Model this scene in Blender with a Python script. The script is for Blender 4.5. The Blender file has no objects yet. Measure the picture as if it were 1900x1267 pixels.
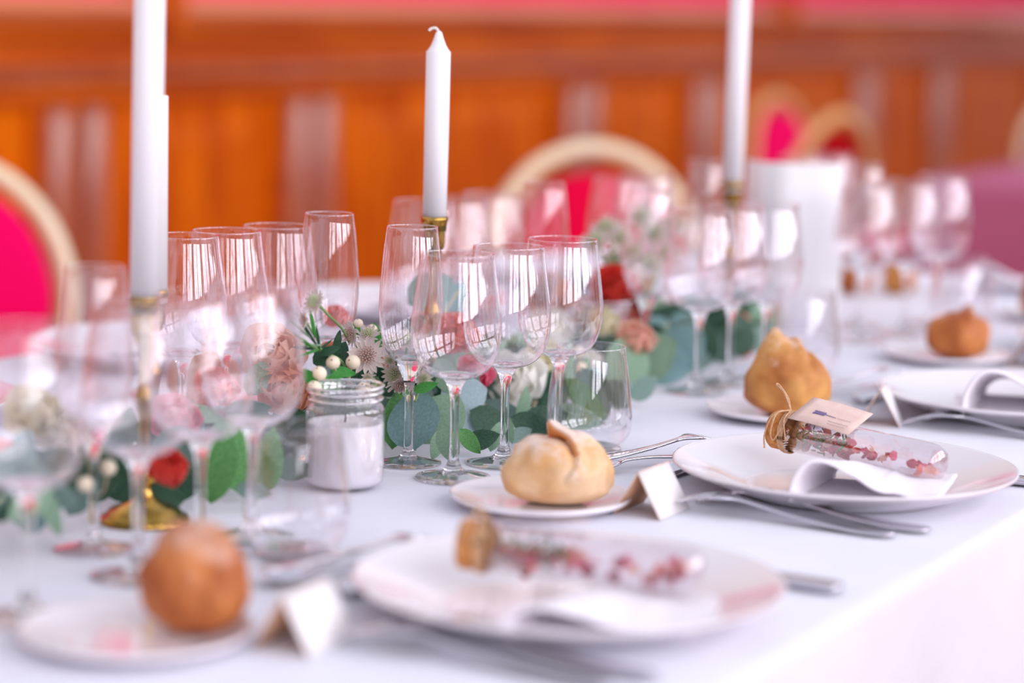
import bpy, math, random
from mathutils import Vector, Matrix, Euler, noise
random.seed(7)
S = bpy.context.scene
COL = S.collection
PI = math.pi
R = math.radians

# ------------------------------------------------------------------ camera
cam_d = bpy.data.cameras.new('camera'); cam = bpy.data.objects.new('camera', cam_d); COL.objects.link(cam)
cam_d.lens = 85.0; cam_d.sensor_width = 36.0; cam_d.clip_start = 0.05
cx = Vector((0.483739, -0.874878, 0.024184)); cy = Vector((0.112905, 0.089781, 0.989541)); cz = -Vector((0.867899, 0.475949, -0.142209))
cam.matrix_world = Matrix(((cx.x, cy.x, cz.x, 0), (cx.y, cy.y, cz.y, 0), (cx.z, cy.z, cz.z, 1.1765), (0, 0, 0, 1)))
cam_d.dof.use_dof = True; cam_d.dof.focus_distance = 2.19; cam_d.dof.aperture_fstop = 2.1
S.camera = cam

# ------------------------------------------------------------------ world, window light, exposure
w = bpy.data.worlds.new('world'); S.world = w; w.use_nodes = True
w.node_tree.nodes['Background'].inputs[0].default_value = (0.84, 0.87, 1.0, 1)
w.node_tree.nodes['Background'].inputs[1].default_value = 0.70
WIN_X = (-3.55, -1.35, 0.85, 3.05, 5.25, 7.45); WIN_W = 1.75; WIN_Z0 = 1.2; WIN_Z1 = 4.7; WIN_Y = -2.9  # leftmost window is unseen, added to brighten the cloth at left
for i, x in enumerate(WIN_X):
    ld = bpy.data.lights.new('window_daylight', 'AREA'); ld.shape = 'RECTANGLE'
    ld.size = WIN_W; ld.size_y = WIN_Z1 - WIN_Z0; ld.energy = 150; ld.color = (0.95, 0.95, 1.0)
    lo = bpy.data.objects.new('window_daylight', ld); COL.objects.link(lo)
    lo.location = (x, WIN_Y - 0.25, (WIN_Z0 + WIN_Z1) / 2); lo.rotation_euler = (R(90), 0, 0)
S.view_settings.view_transform = 'Standard'; S.view_settings.look = 'None'
S.view_settings.gamma = 1.0; S.view_settings.use_curve_mapping = False
S.view_settings.exposure = 0.30
S.cycles.transparent_max_bounces = 48; S.cycles.max_bounces = 14; S.cycles.transmission_bounces = 10
S.cycles.glossy_bounces = 6; S.cycles.caustics_reflective = False; S.cycles.caustics_refractive = False
S.cycles.sample_clamp_indirect = 6.0; S.cycles.use_denoising = True

# ------------------------------------------------------------------ helpers
def mesh(name, v, f, mat, smooth=True):
    me = bpy.data.meshes.new(name); me.from_pydata([tuple(p) for p in v], [], f); me.update()
    if smooth:
        me.polygons.foreach_set('use_smooth', [True] * len(me.polygons))
    if mat: me.materials.append(mat)
    return me
def ob(name, me, parent=None, loc=(0, 0, 0), rot=(0, 0, 0), sc=1.0):
    o = bpy.data.objects.new(name, me); COL.objects.link(o)
    o.location = loc; o.rotation_euler = rot; o.scale = (sc, sc, sc) if not hasattr(sc, '__len__') else sc
    if parent: o.parent = parent
    return o
def tag(o, label, cat, group=None, kind=None):
    o['label'] = label; o['category'] = cat
    if group: o['group'] = group
    if kind: o['kind'] = kind
    return o
def thing(name, label, cat, loc=(0, 0, 0), rz=0.0, group=None, rot=None):
    o = ob(name, None, None, loc, rot or (0, 0, rz)); return tag(o, label, cat, group)
def copy_tree(o, parent=None):
    c = o.copy(); COL.objects.link(c); c.parent = parent
    for ch in list(o.children): copy_tree(ch, c)
    return c
def dup(src, loc, rz, label, group=None, rot=None):
    c = copy_tree(src); c.location = loc; c.rotation_euler = rot or (0, 0, rz); c['label'] = label
    if group: c['group'] = group
    return c
def lathe(prof, n=48, close=True):
    v = []; f = []
    for (r, z) in prof:
        for i in range(n):
            a = 2 * PI * i / n; v.append((r * math.cos(a), r * math.sin(a), z))
    for j in range(len(prof) - 1):
        for i in range(n):
            f.append((j * n + i, j * n + (i + 1) % n, (j + 1) * n + (i + 1) % n, (j + 1) * n + i))
    return v, f
def spl(pts, k=6):
    out = []
    P = [Vector(p) for p in pts]; P = [2 * P[0] - P[1]] + P + [2 * P[-1] - P[-2]]
    for i in range(1, len(P) - 2):
        for t in range(k):
            t = t / k; a, b, c, d = P[i - 1], P[i], P[i + 1], P[i + 2]
            out.append(0.5 * ((2 * b) + (c - a) * t + (2 * a - 5 * b + 4 * c - d) * t * t + (3 * b - a - 3 * c + d) * t ** 3))
    out.append(P[-2]); return out
def spl2(pts, k=5):
    return [(max(q.x, 0.0), q.y) for q in spl([(p[0], p[1], 0) for p in pts], k)]
def tube(pts, r, n=6, v=None, f=None, cap=True, flat=1.0):
    v = [] if v is None else v; f = [] if f is None else f; b = len(v); m = len(pts)
    up = Vector((0, 0, 1))
    for i, p in enumerate(pts):
        p = Vector(p); t = (Vector(pts[min(i + 1, m - 1)]) - Vector(pts[max(i - 1, 0)])).normalized()
        s = t.cross(up)
        if s.length < 1e-3: s = Vector((1, 0, 0))
        s.normalize(); u = s.cross(t)
        rr = r[i] if hasattr(r, '__len__') else r
        for k in range(n):
            a = 2 * PI * k / n; v.append(p + s * math.cos(a) * rr + u * math.sin(a) * rr * flat)
    for i in range(m - 1):
        for k in range(n):
            f.append((b + i * n + k, b + i * n + (k + 1) % n, b + (i + 1) * n + (k + 1) % n, b + (i + 1) * n + k))
    if cap:
        f.append(tuple(b + k for k in reversed(range(n)))); f.append(tuple(b + (m - 1) * n + k for k in range(n)))
    return v, f
def box(x0, x1, y0, y1, z0, z1, v=None, f=None):
    v = [] if v is None else v; f = [] if f is None else f; b = len(v)
    v += [(x0, y0, z0), (x1, y0, z0), (x1, y1, z0), (x0, y1, z0), (x0, y0, z1), (x1, y0, z1), (x1, y1, z1), (x0, y1, z1)]
    f += [tuple(b + i for i in q) for q in ((0, 3, 2, 1), (4, 5, 6, 7), (0, 1, 5, 4), (1, 2, 6, 5), (2, 3, 7, 6), (3, 0, 4, 7))]
    return v, f
def slab(name, me_name, grid, nu, nv, th, mat):
    """closed sheet of thickness th from a nu x nv grid of points"""
    G = [Vector(p) for p in grid]; N = []
    for i in range(nu):
        for j in range(nv):
            a = G[min(i + 1, nu - 1) * nv + j] - G[max(i - 1, 0) * nv + j]
            b = G[i * nv + min(j + 1, nv - 1)] - G[i * nv + max(j - 1, 0)]
            n = a.cross(b); N.append(n.normalized() if n.length > 1e-9 else Vector((0, 0, 1)))
    v = [p + n * th / 2 for p, n in zip(G, N)] + [p - n * th / 2 for p, n in zip(G, N)]
    o = nu * nv; f = []
    for i in range(nu - 1):
        for j in range(nv - 1):
            q = (i * nv + j, (i + 1) * nv + j, (i + 1) * nv + j + 1, i * nv + j + 1)
            f.append(q); f.append(tuple(x + o for x in reversed(q)))
    for i in range(nu - 1):
        f.append((i * nv, i * nv + o, (i + 1) * nv + o, (i + 1) * nv)); k = nv - 1
        f.append((i * nv + k, (i + 1) * nv + k, (i + 1) * nv + k + o, i * nv + k + o))
    for j in range(nv - 1):
        f.append((j, j + 1, j + 1 + o, j + o)); k = (nu - 1) * nv
        f.append((k + j, k + j + o, k + j + 1 + o, k + j + 1))
    return mesh(me_name, v, f, mat)

# ------------------------------------------------------------------ materials
def srgb(h):
    c = [int(h[i:i + 2], 16) / 255 for i in (0, 2, 4)]
    return tuple((x / 12.92 if x <= 0.04045 else ((x + 0.055) / 1.055) ** 2.4) for x in c) + (1,)
def mat(name, col, rough=0.5, metal=0.0, spec=0.5, coat=0.0, col2=None, nscale=20, stretch=(1, 1, 1), bump=0.0, bscale=200, bdist=0.001, sss=0.0, coord='Object', ramp=(0.35, 0.65), sheen=0.0, trans=0.0):
    m = bpy.data.materials.new(name); m.use_nodes = True; nt = m.node_tree; p = nt.nodes['Principled BSDF']
    c = srgb(col)
    p.inputs['Base Color'].default_value = c; p.inputs['Roughness'].default_value = rough; p.inputs['Metallic'].default_value = metal
    p.inputs['Specular IOR Level'].default_value = spec; p.inputs['Coat Weight'].default_value = coat; p.inputs['Coat Roughness'].default_value = 0.08
    p.inputs['Sheen Weight'].default_value = sheen; p.inputs['Transmission Weight'].default_value = trans
    if sss: p.inputs['Subsurface Weight'].default_value = sss; p.inputs['Subsurface Radius'].default_value = (0.01, 0.008, 0.006); p.inputs['Subsurface Scale'].default_value = 0.5
    tc = nt.nodes.new('ShaderNodeTexCoord'); mp = nt.nodes.new('ShaderNodeMapping'); mp.inputs['Scale'].default_value = stretch
    nt.links.new(tc.outputs[coord], mp.inputs[0])
    if col2:
        n = nt.nodes.new('ShaderNodeTexNoise'); n.inputs['Scale'].default_value = nscale; n.inputs['Detail'].default_value = 5
        nt.links.new(mp.outputs[0], n.inputs['Vector'])
        r = nt.nodes.new('ShaderNodeValToRGB'); r.color_ramp.elements[0].position = ramp[0]; r.color_ramp.elements[1].position = ramp[1]
        r.color_ramp.elements[0].color = c; r.color_ramp.elements[1].color = srgb(col2)
        nt.links.new(n.outputs['Fac'], r.inputs[0]); nt.links.new(r.outputs[0], p.inputs['Base Color'])
    if bump:
        n = nt.nodes.new('ShaderNodeTexNoise'); n.inputs['Scale'].default_value = bscale; n.inputs['Detail'].default_value = 4
        nt.links.new(mp.outputs[0], n.inputs['Vector'])
        b = nt.nodes.new('ShaderNodeBump'); b.inputs['Strength'].default_value = bump; b.inputs['Distance'].default_value = bdist
        nt.links.new(n.outputs['Fac'], b.inputs['Height']); nt.links.new(b.outputs[0], p.inputs['Normal'])
    return m
def thin_glass(name, tint=(0.985, 0.975, 0.99, 1), base=0.125, edge=1.0, power=2.4):
    m = bpy.data.materials.new(name); m.use_nodes = True; nt = m.node_tree; nt.nodes.clear()
    out = nt.nodes.new('ShaderNodeOutputMaterial'); mix = nt.nodes.new('ShaderNodeMixShader')
    tr = nt.nodes.new('ShaderNodeBsdfTransparent'); tr.inputs[0].default_value = tint
    gl = nt.nodes.new('ShaderNodeBsdfGlossy'); gl.inputs['Roughness'].default_value = 0.0; gl.inputs[0].default_value = (1, 0.98, 1, 1)
    lw = nt.nodes.new('ShaderNodeLayerWeight'); lw.inputs[0].default_value = 0.5
    pw = nt.nodes.new('ShaderNodeMath'); pw.operation = 'POWER'; pw.inputs[1].default_value = power
    mu = nt.nodes.new('ShaderNodeMath'); mu.operation = 'MULTIPLY_ADD'; mu.inputs[1].default_value = edge - base; mu.inputs[2].default_value = base
    nt.links.new(lw.outputs['Facing'], pw.inputs[0]); nt.links.new(pw.outputs[0], mu.inputs[0]); nt.links.new(mu.outputs[0], mix.inputs[0])
    nt.links.new(tr.outputs[0], mix.inputs[1]); nt.links.new(gl.outputs[0], mix.inputs[2]); nt.links.new(mix.outputs[0], out.inputs[0])
    return m
M = {}
M['glass'] = thin_glass('clear_thin_glass')
M['tubeglass'] = thin_glass('tube_glass', tint=(0.95, 0.91, 0.94, 1), base=0.13, edge=1.0, power=1.7)
M['solid'] = mat('solid_crystal', 'ffffff', 0.0, trans=1.0); M['solid'].node_tree.nodes['Principled BSDF'].inputs['IOR'].default_value = 1.5
M['cloth'] = mat('white_linen', 'dedee9', 0.85, bump=0.6, bscale=9, bdist=0.008, col2='e6e5f0', nscale=6, sheen=0.2)
M['napkin'] = mat('napkin_linen', 'f2ecf4', 0.8, bump=0.15, bscale=500, sheen=0.3)
M['china'] = mat('glazed_porcelain', 'f0e9ee', 0.12, coat=0.6)
M['wax'] = mat('candle_wax', 'f6f2f6', 0.45, sss=0.3)
M['wick'] = mat('wick', 'f1ece6', 0.9)
M['darkwick'] = mat('burnt_wick', '3a3030', 0.9)
M['brass'] = mat('polished_brass', 'c9a254', 0.18, metal=1.0, col2='8a6a2c', nscale=60)
M['steel'] = mat('polished_steel', 'd8d4dc', 0.08, metal=1.0)
M['paper'] = mat('white_card', 'f7f1f2', 0.8)
M['kraft'] = mat('kraft_card', 'dcae8c', 0.85)
M['menu'] = mat('menu_card', 'f7f5f7', 0.7)
M['tagpaper'] = mat('blush_tag_card', 'ecd2c8', 0.85, col2='e6c8bc', nscale=90)
M['ink'] = mat('lavender_ink', '8474a2', 0.9)
M['inkb'] = mat('faint_brown_ink', 'b08f92', 0.9)
M['cork'] = mat('cork', 'b06a2e', 0.9, col2='d99a58', nscale=160, bump=0.5, bscale=200)
M['twine'] = mat('jute_twine', 'c99a72', 0.95, col2='dbb692', nscale=400, bump=0.4, bscale=900)
M['wood'] = mat('varnished_oak', 'b84400', 0.5, spec=0.08, col2='e46e00', nscale=3.2, stretch=(6, 6, 0.7), bump=0.1, bscale=8)
M['wood2'] = mat('varnished_oak_rail', 'b84a04', 0.45, spec=0.15, col2='dc6a0c', nscale=3.0, stretch=(0.7, 6, 6), bump=0.1, bscale=8)
M['wood3'] = mat('pinkish_oak_moulding', 'a84e30', 0.22, coat=0.8, col2='bc6840', nscale=3.0, stretch=(6, 6, .7))  # pinker, less saturated brown than the panels, under a glossy coat
M['capwood'] = mat('salmon_cap_rail', 'd46c3c', 0.35, coat=0.4, col2='e08450', nscale=3.0, stretch=(0.7, 6, 6))  # paler salmon tone than the other rails
M['pinkwall'] = mat('magenta_wall_fabric', 'f0145e', 0.9, bump=0.2, bscale=80)
M['pink'] = mat('magenta_upholstery', 'f0005f', 0.9, sheen=0.0, spec=0.1, bump=0.2, bscale=300)
M['crimson'] = mat('crimson_upholstery', 'e2003c', 0.9, spec=0.1, bump=0.2, bscale=300)
M['darkred'] = mat('dark_red_upholstery', 'a8000f', 0.9, spec=0.1)
M['cream'] = mat('cream_enamel', 'efdfb8', 0.35, coat=0.4)
M['gold'] = mat('pale_gold_enamel', 'e2a964', 0.35, coat=0.4)
M['rosecloth'] = mat('dusty_rose_cloth', 'c0688c', 0.9, bump=0.3, bscale=10, bdist=0.01)
M['plaster'] = mat('cream_plaster', 'e8d8cc', 0.8, bump=0.1, bscale=30)
M['winframe'] = mat('mahogany_window_frame', '5a2018', 0.4)
M['carpet'] = mat('parquet_floor', '8a4a24', 0.4, col2='a05c30', nscale=4, stretch=(1, 8, 1))
def crust(name, a, b, c, lo=0.46):
    m = bpy.data.materials.new(name); m.use_nodes = True; nt = m.node_tree; p = nt.nodes['Principled BSDF']; p.inputs['Roughness'].default_value = 0.62
    tc = nt.nodes.new('ShaderNodeTexCoord'); n = nt.nodes.new('ShaderNodeTexNoise'); n.inputs['Scale'].default_value = 26; n.inputs['Detail'].default_value = 4
    nt.links.new(tc.outputs['Object'], n.inputs['Vector'])
    r = nt.nodes.new('ShaderNodeValToRGB'); r.color_ramp.elements[0].position = 0.32; r.color_ramp.elements[1].position = 0.62
    r.color_ramp.elements[0].color = srgb(a); r.color_ramp.elements[1].color = srgb(b); nt.links.new(n.outputs['Fac'], r.inputs[0])
    n2 = nt.nodes.new('ShaderNodeTexNoise'); n2.inputs['Scale'].default_value = 34; n2.inputs['Detail'].default_value = 7; n2.inputs['Roughness'].default_value = 0.7
    nt.links.new(tc.outputs['Object'], n2.inputs['Vector'])
    sx = nt.nodes.new('ShaderNodeSeparateXYZ'); nt.links.new(tc.outputs['Object'], sx.inputs[0])
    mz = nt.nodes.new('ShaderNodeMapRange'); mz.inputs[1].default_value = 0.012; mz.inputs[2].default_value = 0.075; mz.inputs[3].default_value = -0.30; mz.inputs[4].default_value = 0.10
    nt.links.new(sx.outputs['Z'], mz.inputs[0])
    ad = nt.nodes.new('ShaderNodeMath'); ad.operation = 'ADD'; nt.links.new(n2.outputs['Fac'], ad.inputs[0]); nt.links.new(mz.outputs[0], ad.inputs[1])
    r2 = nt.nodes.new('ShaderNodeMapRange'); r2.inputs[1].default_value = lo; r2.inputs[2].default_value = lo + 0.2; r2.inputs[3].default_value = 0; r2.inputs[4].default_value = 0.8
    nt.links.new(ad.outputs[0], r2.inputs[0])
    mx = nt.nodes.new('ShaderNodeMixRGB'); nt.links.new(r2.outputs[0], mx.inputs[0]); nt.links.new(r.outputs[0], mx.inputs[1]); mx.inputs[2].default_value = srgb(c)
    nt.links.new(mx.outputs[0], p.inputs['Base Color'])
    b2 = nt.nodes.new('ShaderNodeBump'); b2.inputs['Strength'].default_value = 0.35; b2.inputs['Distance'].default_value = 0.001
    n3 = nt.nodes.new('ShaderNodeTexNoise'); n3.inputs['Scale'].default_value = 240; nt.links.new(tc.outputs['Object'], n3.inputs['Vector'])
    nt.links.new(n3.outputs['Fac'], b2.inputs['Height']); nt.links.new(b2.outputs[0], p.inputs['Normal'])
    return m
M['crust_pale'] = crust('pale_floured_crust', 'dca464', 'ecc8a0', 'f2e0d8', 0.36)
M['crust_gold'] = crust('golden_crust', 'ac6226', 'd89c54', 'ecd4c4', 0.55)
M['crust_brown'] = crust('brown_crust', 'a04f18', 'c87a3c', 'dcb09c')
M['crumb'] = mat('torn_orange_crust', 'd27830', 0.7, col2='e39a58', nscale=60)
LEAFC = {'sage': ('7da383', '93b096'), 'teal': ('8fb4b8', '7ba5a2'), 'pale': ('b5ccd2', 'a2c0c2'), 'dark': ('2c5040', '43694f'), 'green': ('4c8a48', '66a058'), 'deep': ('103a26', '1c5430'), 'grey': ('6f8f84', '84a096'), 'bright': ('2f8a32', '4aa040')}  # dark and deep also put the garland's gap shade into leaf colour
for k, (a, b) in LEAFC.items(): M['leaf_' + k] = mat('leaf_' + k, a, 0.55, col2=b, nscale=22, bump=0.25, bscale=60)
M['stem'] = mat('green_stem', '8fae74', 0.6, col2='6f9a58', nscale=40)
M['twig'] = mat('pale_twig', 'cdbb98', 0.7)
PET = {'red': ('ee4038', 'f86a58'), 'coral': ('f47c6c', 'fc9e8c'), 'rosepink': ('ee6088', 'f890a8'), 'peach': ('f8c4ac', 'fcdccc'), 'white': ('fbf9f0', 'fdfcf8'), 'cream': ('f8f2d4', 'fcf8e8'), 'apricot': ('f4a880', 'fac8ac'), 'crimson': ('b01c3c', 'cc3058')}
for k, (a, b) in PET.items(): M['petal_' + k] = mat('petal_' + k, a, 0.6, col2=b, nscale=50, sss=0.15)
M['bract'] = mat('astrantia_bract', 'efe4de', 0.6, col2='e0cfc8', nscale=90, sss=0.15)
M['floret'] = mat('astrantia_floret', 'd4b8aa', 0.7, col2='b48c86', nscale=160)
M['floretg'] = mat('green_floret', 'bcc896', 0.7, col2='d8dcb8', nscale=160)
def glow(m, fac, tint=1.0):
    nt = m.node_tree; p = nt.nodes['Principled BSDF']; out = [n for n in nt.nodes if n.type == 'OUTPUT_MATERIAL'][0]
    tl = nt.nodes.new('ShaderNodeBsdfTranslucent'); mx = nt.nodes.new('ShaderNodeMixShader'); mx.inputs[0].default_value = fac
    if p.inputs['Base Color'].links: nt.links.new(p.inputs['Base Color'].links[0].from_socket, tl.inputs[0])
    else: tl.inputs[0].default_value = p.inputs['Base Color'].default_value
    nt.links.new(p.outputs[0], mx.inputs[1]); nt.links.new(tl.outputs[0], mx.inputs[2]); nt.links.new(mx.outputs[0], out.inputs[0])
for k in PET: M['petal_' + k].node_tree.nodes['Principled BSDF'].inputs['Subsurface Weight'].default_value = 0.0; glow(M['petal_' + k], 0.45)
for k in LEAFC: glow(M['leaf_' + k], 0.18)
glow(M['bract'], 0.3)
M['berry'] = mat('ivory_berry', 'f2e2c8', 0.35, sss=0.3, coat=0.2)
M['tip'] = mat('berry_tip', '5a3a20', 0.8)

# ------------------------------------------------------------------ room
YW = 3.6
def struct(name, v, f, m, parent=None, smooth=False, loc=(0, 0, 0)):
    o = ob(name, mesh(name, v, f, m, smooth), parent, loc)
    if parent is None: o['kind'] = 'structure'
    return o
v, f = box(-6, 14.5, WIN_Y - 0.2, YW + 0.2, -0.1, 0.0); struct('floor', v, f, M['carpet'])
wb = ob('wall_back', None); wb['kind'] = 'structure'
v, f = box(-6, 14.5, YW + 0.07, YW + 0.2, 0, 3.6); ob('plaster_wall', mesh('plaster_wall', v, f, M['plaster'], False), wb)
v, f = box(2.4, 14.5, YW + 0.05, YW + 0.07, 1.15, 2.1); ob('fabric_panel', mesh('fabric_panel', v, f, M['pinkwall'], False), wb)
def rail(name, z0, z1, d, m, rnd=0.012):
    v = []; f = []
    prof = [(0.06, z0), (-d + rnd, z0), (-d, z0 + rnd), (-d, z1 - rnd), (-d + rnd, z1), (0.06, z1)]
    for x in (-6, 14.5):
        for (dy, z) in prof: v.append((x, YW + dy, z))
    n = len(prof)
    for i in range(n): f.append((i, (i + 1) % n, n + (i + 1) % n, n + i))
    return ob(name, mesh(name, v, f, m, False), wb)
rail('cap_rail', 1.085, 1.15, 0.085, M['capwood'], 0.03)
rail('cap_moulding', 1.05, 1.085, 0.05, M['wood2'])
rail('frieze_board', 0.99, 1.05, 0.015, M['wood2'], 0.002)
rail('frieze_moulding', 0.945, 0.99, 0.035, M['wood3'], 0.018)
rail('top_rail', 0.905, 0.945, 0.012, M['wood2'], 0.004)
rail('skirting_rail', 0.0, 0.14, 0.03, M['wood2'], 0.01)
PIL = [-3.2, -2.2, -0.4, 0.5, 1.3, 2.83, 3.45, 4.42, 5.40, 6.98, 7.95, 9.55, 10.5, 12.1, 13.1]
edges = [-6] + PIL + [14.5]
for i in range(len(edges) - 1):
    a, b = edges[i] + 0.13, edges[i + 1] - 0.13
    v, f = box(a, b, YW + 0.02, YW + 0.06, 0.14, 0.905); ob('panel_back', mesh('panel_back', v, f, M['wood'], False), wb)
    if b - a > 0.5:
        v = []; f = []                       # raised field with bevelled borders
        x0, x1, z0, z1 = a + 0.1, b - 0.1, 0.22, 0.84; bv = 0.05
        v += [(x0, YW + 0.02, z0), (x1, YW + 0.02, z0), (x1, YW + 0.02, z1), (x0, YW + 0.02, z1), (x0 + bv, YW - 0.004, z0 + bv), (x1 - bv, YW - 0.004, z0 + bv), (x1 - bv, YW - 0.004, z1 - bv), (x0 + bv, YW - 0.004, z1 - bv)]
        f += [(0, 1, 5, 4), (1, 2, 6, 5), (2, 3, 7, 6), (3, 0, 4, 7), (4, 5, 6, 7)]
        ob('panel', mesh('panel', v, f, M['wood'], False), wb)
v = []; f = []
for s in (-0.062, 0.062):
    for z, rr in ((0.14, 0.045), (0.86, 0.045), (0.885, 0.04), (0.9, 0.026), (0.905, 0.0)):
        for k in range(13):
            a = PI * k / 12; v.append((s + rr * math.cos(a), -rr * math.sin(a) * 1.0, z))
b0 = 0
for s in range(2):
    for j in range(4):
        for k in range(12):
            q = s * 65 + j * 13 + k; f.append((q + 1, q, q + 13, q + 14))
pm = mesh('pilaster', v, f, M['wood3'])
bv_, bf_ = box(-0.13, 0.13, 0.0, 0.06, 0.14, 0.905); bm_ = mesh('pilaster_board', bv_, bf_, M['wood2'], False)
for x in PIL:
    ob('stile', bm_, wb, (x, YW, 0)); ob('pilaster', pm, wb, (x, YW, 0))
for x in (4.7, 8.55):
    v, f = box(x - 0.03, x + 0.03, YW - 0.1, YW + 0.02, 1.07, 1.19); ob('cap_bracket', mesh('cap_bracket', v, f, M['wood2'], False), wb)
# window wall behind the photographer's right, tall glazed windows, the leftmost one added for light
v = []; f = []
box(-6, 14.5, WIN_Y - 0.2, WIN_Y, 0, WIN_Z0, v, f); box(-6, 14.5, WIN_Y - 0.2, WIN_Y, WIN_Z1, WIN_Z1 + 0.5, v, f)
xs = [-6] + [q for x in WIN_X for q in (x - WIN_W / 2, x + WIN_W / 2)] + [14.5]
for i in range(0, len(xs), 2): box(xs[i], xs[i + 1], WIN_Y - 0.2, WIN_Y, WIN_Z0, WIN_Z1, v, f)
struct('wall_front', v, f, M['plaster'])
for i, x in enumerate(WIN_X):
    wn = ob('window_%d' % (i + 1), None, None, (x, WIN_Y - 0.1, 0)); wn['kind'] = 'structure'
    v = []; f = []; W2 = WIN_W / 2
    for s in (-W2, W2 - 0.06): box(s, s + 0.06, -0.04, 0.04, WIN_Z0, WIN_Z1, v, f)
    for z in (WIN_Z0, WIN_Z1 - 0.06): box(-W2, W2, -0.04, 0.04, z, z + 0.06, v, f)
    ob('frame', mesh('window_frame', v, f, M['winframe'], False), wn)
    v, f = box(-W2, W2, -0.05, 0.05, 2.75, 2.98); ob('transom', mesh('transom', v, f, M['winframe'], False), wn)
    for k in (1, 2, 3):
        v, f = box(-W2 + WIN_W * k / 4 - (0.05 if k == 2 else 0.018), -W2 + WIN_W * k / 4 + (0.05 if k == 2 else 0.018), -0.03, 0.03, WIN_Z0, WIN_Z1)
        ob('mullion', mesh('mullion', v, f, M['winframe'], False), wn)
    for z in (1.7, 2.2, 3.5, 4.1):
        v, f = box(-W2, W2, -0.02, 0.02, z - 0.012, z + 0.012); ob('glazing_bar', mesh('glazing_bar', v, f, M['winframe'], False), wn)
    v, f = box(-W2, W2, -0.003, 0.003, WIN_Z0, WIN_Z1); ob('pane', mesh('pane', v, f, M['glass'], False), wn)

# ------------------------------------------------------------------ tables
def cloth_mesh(x0, x1, y0, y1, z, zb, m, rad=0.03, nf=60, amp=0.022, seed=1):
    rnd = random.Random(seed); P = []
    def arc(cx_, cy_, a0):
        for k in range(9):
            a = a0 + PI / 2 * k / 8; P.append((cx_ + rad * math.cos(a), cy_ + rad * math.sin(a), math.cos(a), math.sin(a)))
    def line(ax, ay, bx, by, nx, ny):
        L = math.hypot(bx - ax, by - ay); n = int(L / 0.02)
        for k in range(1, n): P.append((ax + (bx - ax) * k / n, ay + (by - ay) * k / n, nx, ny))
    line(x0 + rad, y0, x1 - rad, y0, 0, -1); arc(x1 - rad, y0 + rad, -PI / 2)
    line(x1, y0 + rad, x1, y1 - rad, 1, 0); arc(x1 - rad, y1 - rad, 0)
    line(x1 - rad, y1, x0 + rad, y1, 0, 1); arc(x0 + rad, y1 - rad, PI / 2)
    line(x0, y1 - rad, x0, y0 + rad, -1, 0); arc(x0 + rad, y0 + rad, PI)
    n = len(P); v = []; f = []
    rings = [(-0.006, 0.0, 0), (-0.001, -0.0015, 0), (0.0025, -0.006, 0), (0.004, -0.014, 0.02)]
    for k in range(1, 13): rings.append((0.004 + 0.03 * (k / 12) ** 0.8, -0.014 - (z - zb - 0.014) * k / 12, (k / 12) ** 0.7))
    s = 0.0; fold = []
    for i, p in enumerate(P):
        q = (p[0] * 1.7 + p[1] * 1.3, p[1] * 0.9 - p[0] * 0.4, seed)
        fold.append(noise.noise((p[0] * 5.0, p[1] * 5.0, seed * 3.1)) + 0.45 * noise.noise((p[0] * 13, p[1] * 13, seed)))
    for (o, dz, a) in rings:
        for i, p in enumerate(P):
            d = o + amp * a * (fold[i] * 1.6 + 0.55); v.append((p[0] + p[2] * d, p[1] + p[3] * d, z + dz))
    for j in range(len(rings) - 1):
        for i in range(n): f.append((j * n + i, (j + 1) * n + i, (j + 1) * n + (i + 1) % n, j * n + (i + 1) % n))
    f.append(tuple(range(n)))
    return mesh('tablecloth', v, f, m)
TZ = 0.752
TX0, TX1, TY0, TY1 = -0.5, 3.70, 0.585, 1.82
def table(lbl, x0, x1, y0, y1):
    t = thing('banquet_table', lbl, 'table', ((x0 + x1) / 2, (y0 + y1) / 2, 0)); hx, hy = (x1 - x0) / 2 - 0.006, (y1 - y0) / 2 - 0.006
    v, f = box(-hx, hx, -hy, hy, 0.722, 0.7505); ob('table_top', mesh('table_top', v, f, M['wood2'], False), t)
    v, f = box(-0.03, 0.03, -0.03, 0.03, 0, 0.722); lm = mesh('table_leg', v, f, M['winframe'], False)
    for sx in (-1, 1):
        for sy in (-1, 1): ob('leg', lm, t, (sx * (hx - 0.1), sy * (hy - 0.1), 0))
table('long banquet table hidden under the white cloth', TX0, TX1, TY0, TY1)
o = ob('tablecloth', cloth_mesh(TX0, TX1, TY0, TY1, TZ, 0.12, M['cloth']))
tag(o, 'white linen tablecloth over the long laid banquet table', 'tablecloth')
table('table under the dusty rose cloth near the panelled wall', 5.63, 7.0, 1.0, 1.98)
o = ob('tablecloth', cloth_mesh(5.63, 7.0, 1.0, 1.98, TZ, 0.1, M['rosecloth'], seed=5))
tag(o, 'dusty rose tablecloth hanging from the table beyond the white one', 'tablecloth')

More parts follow.
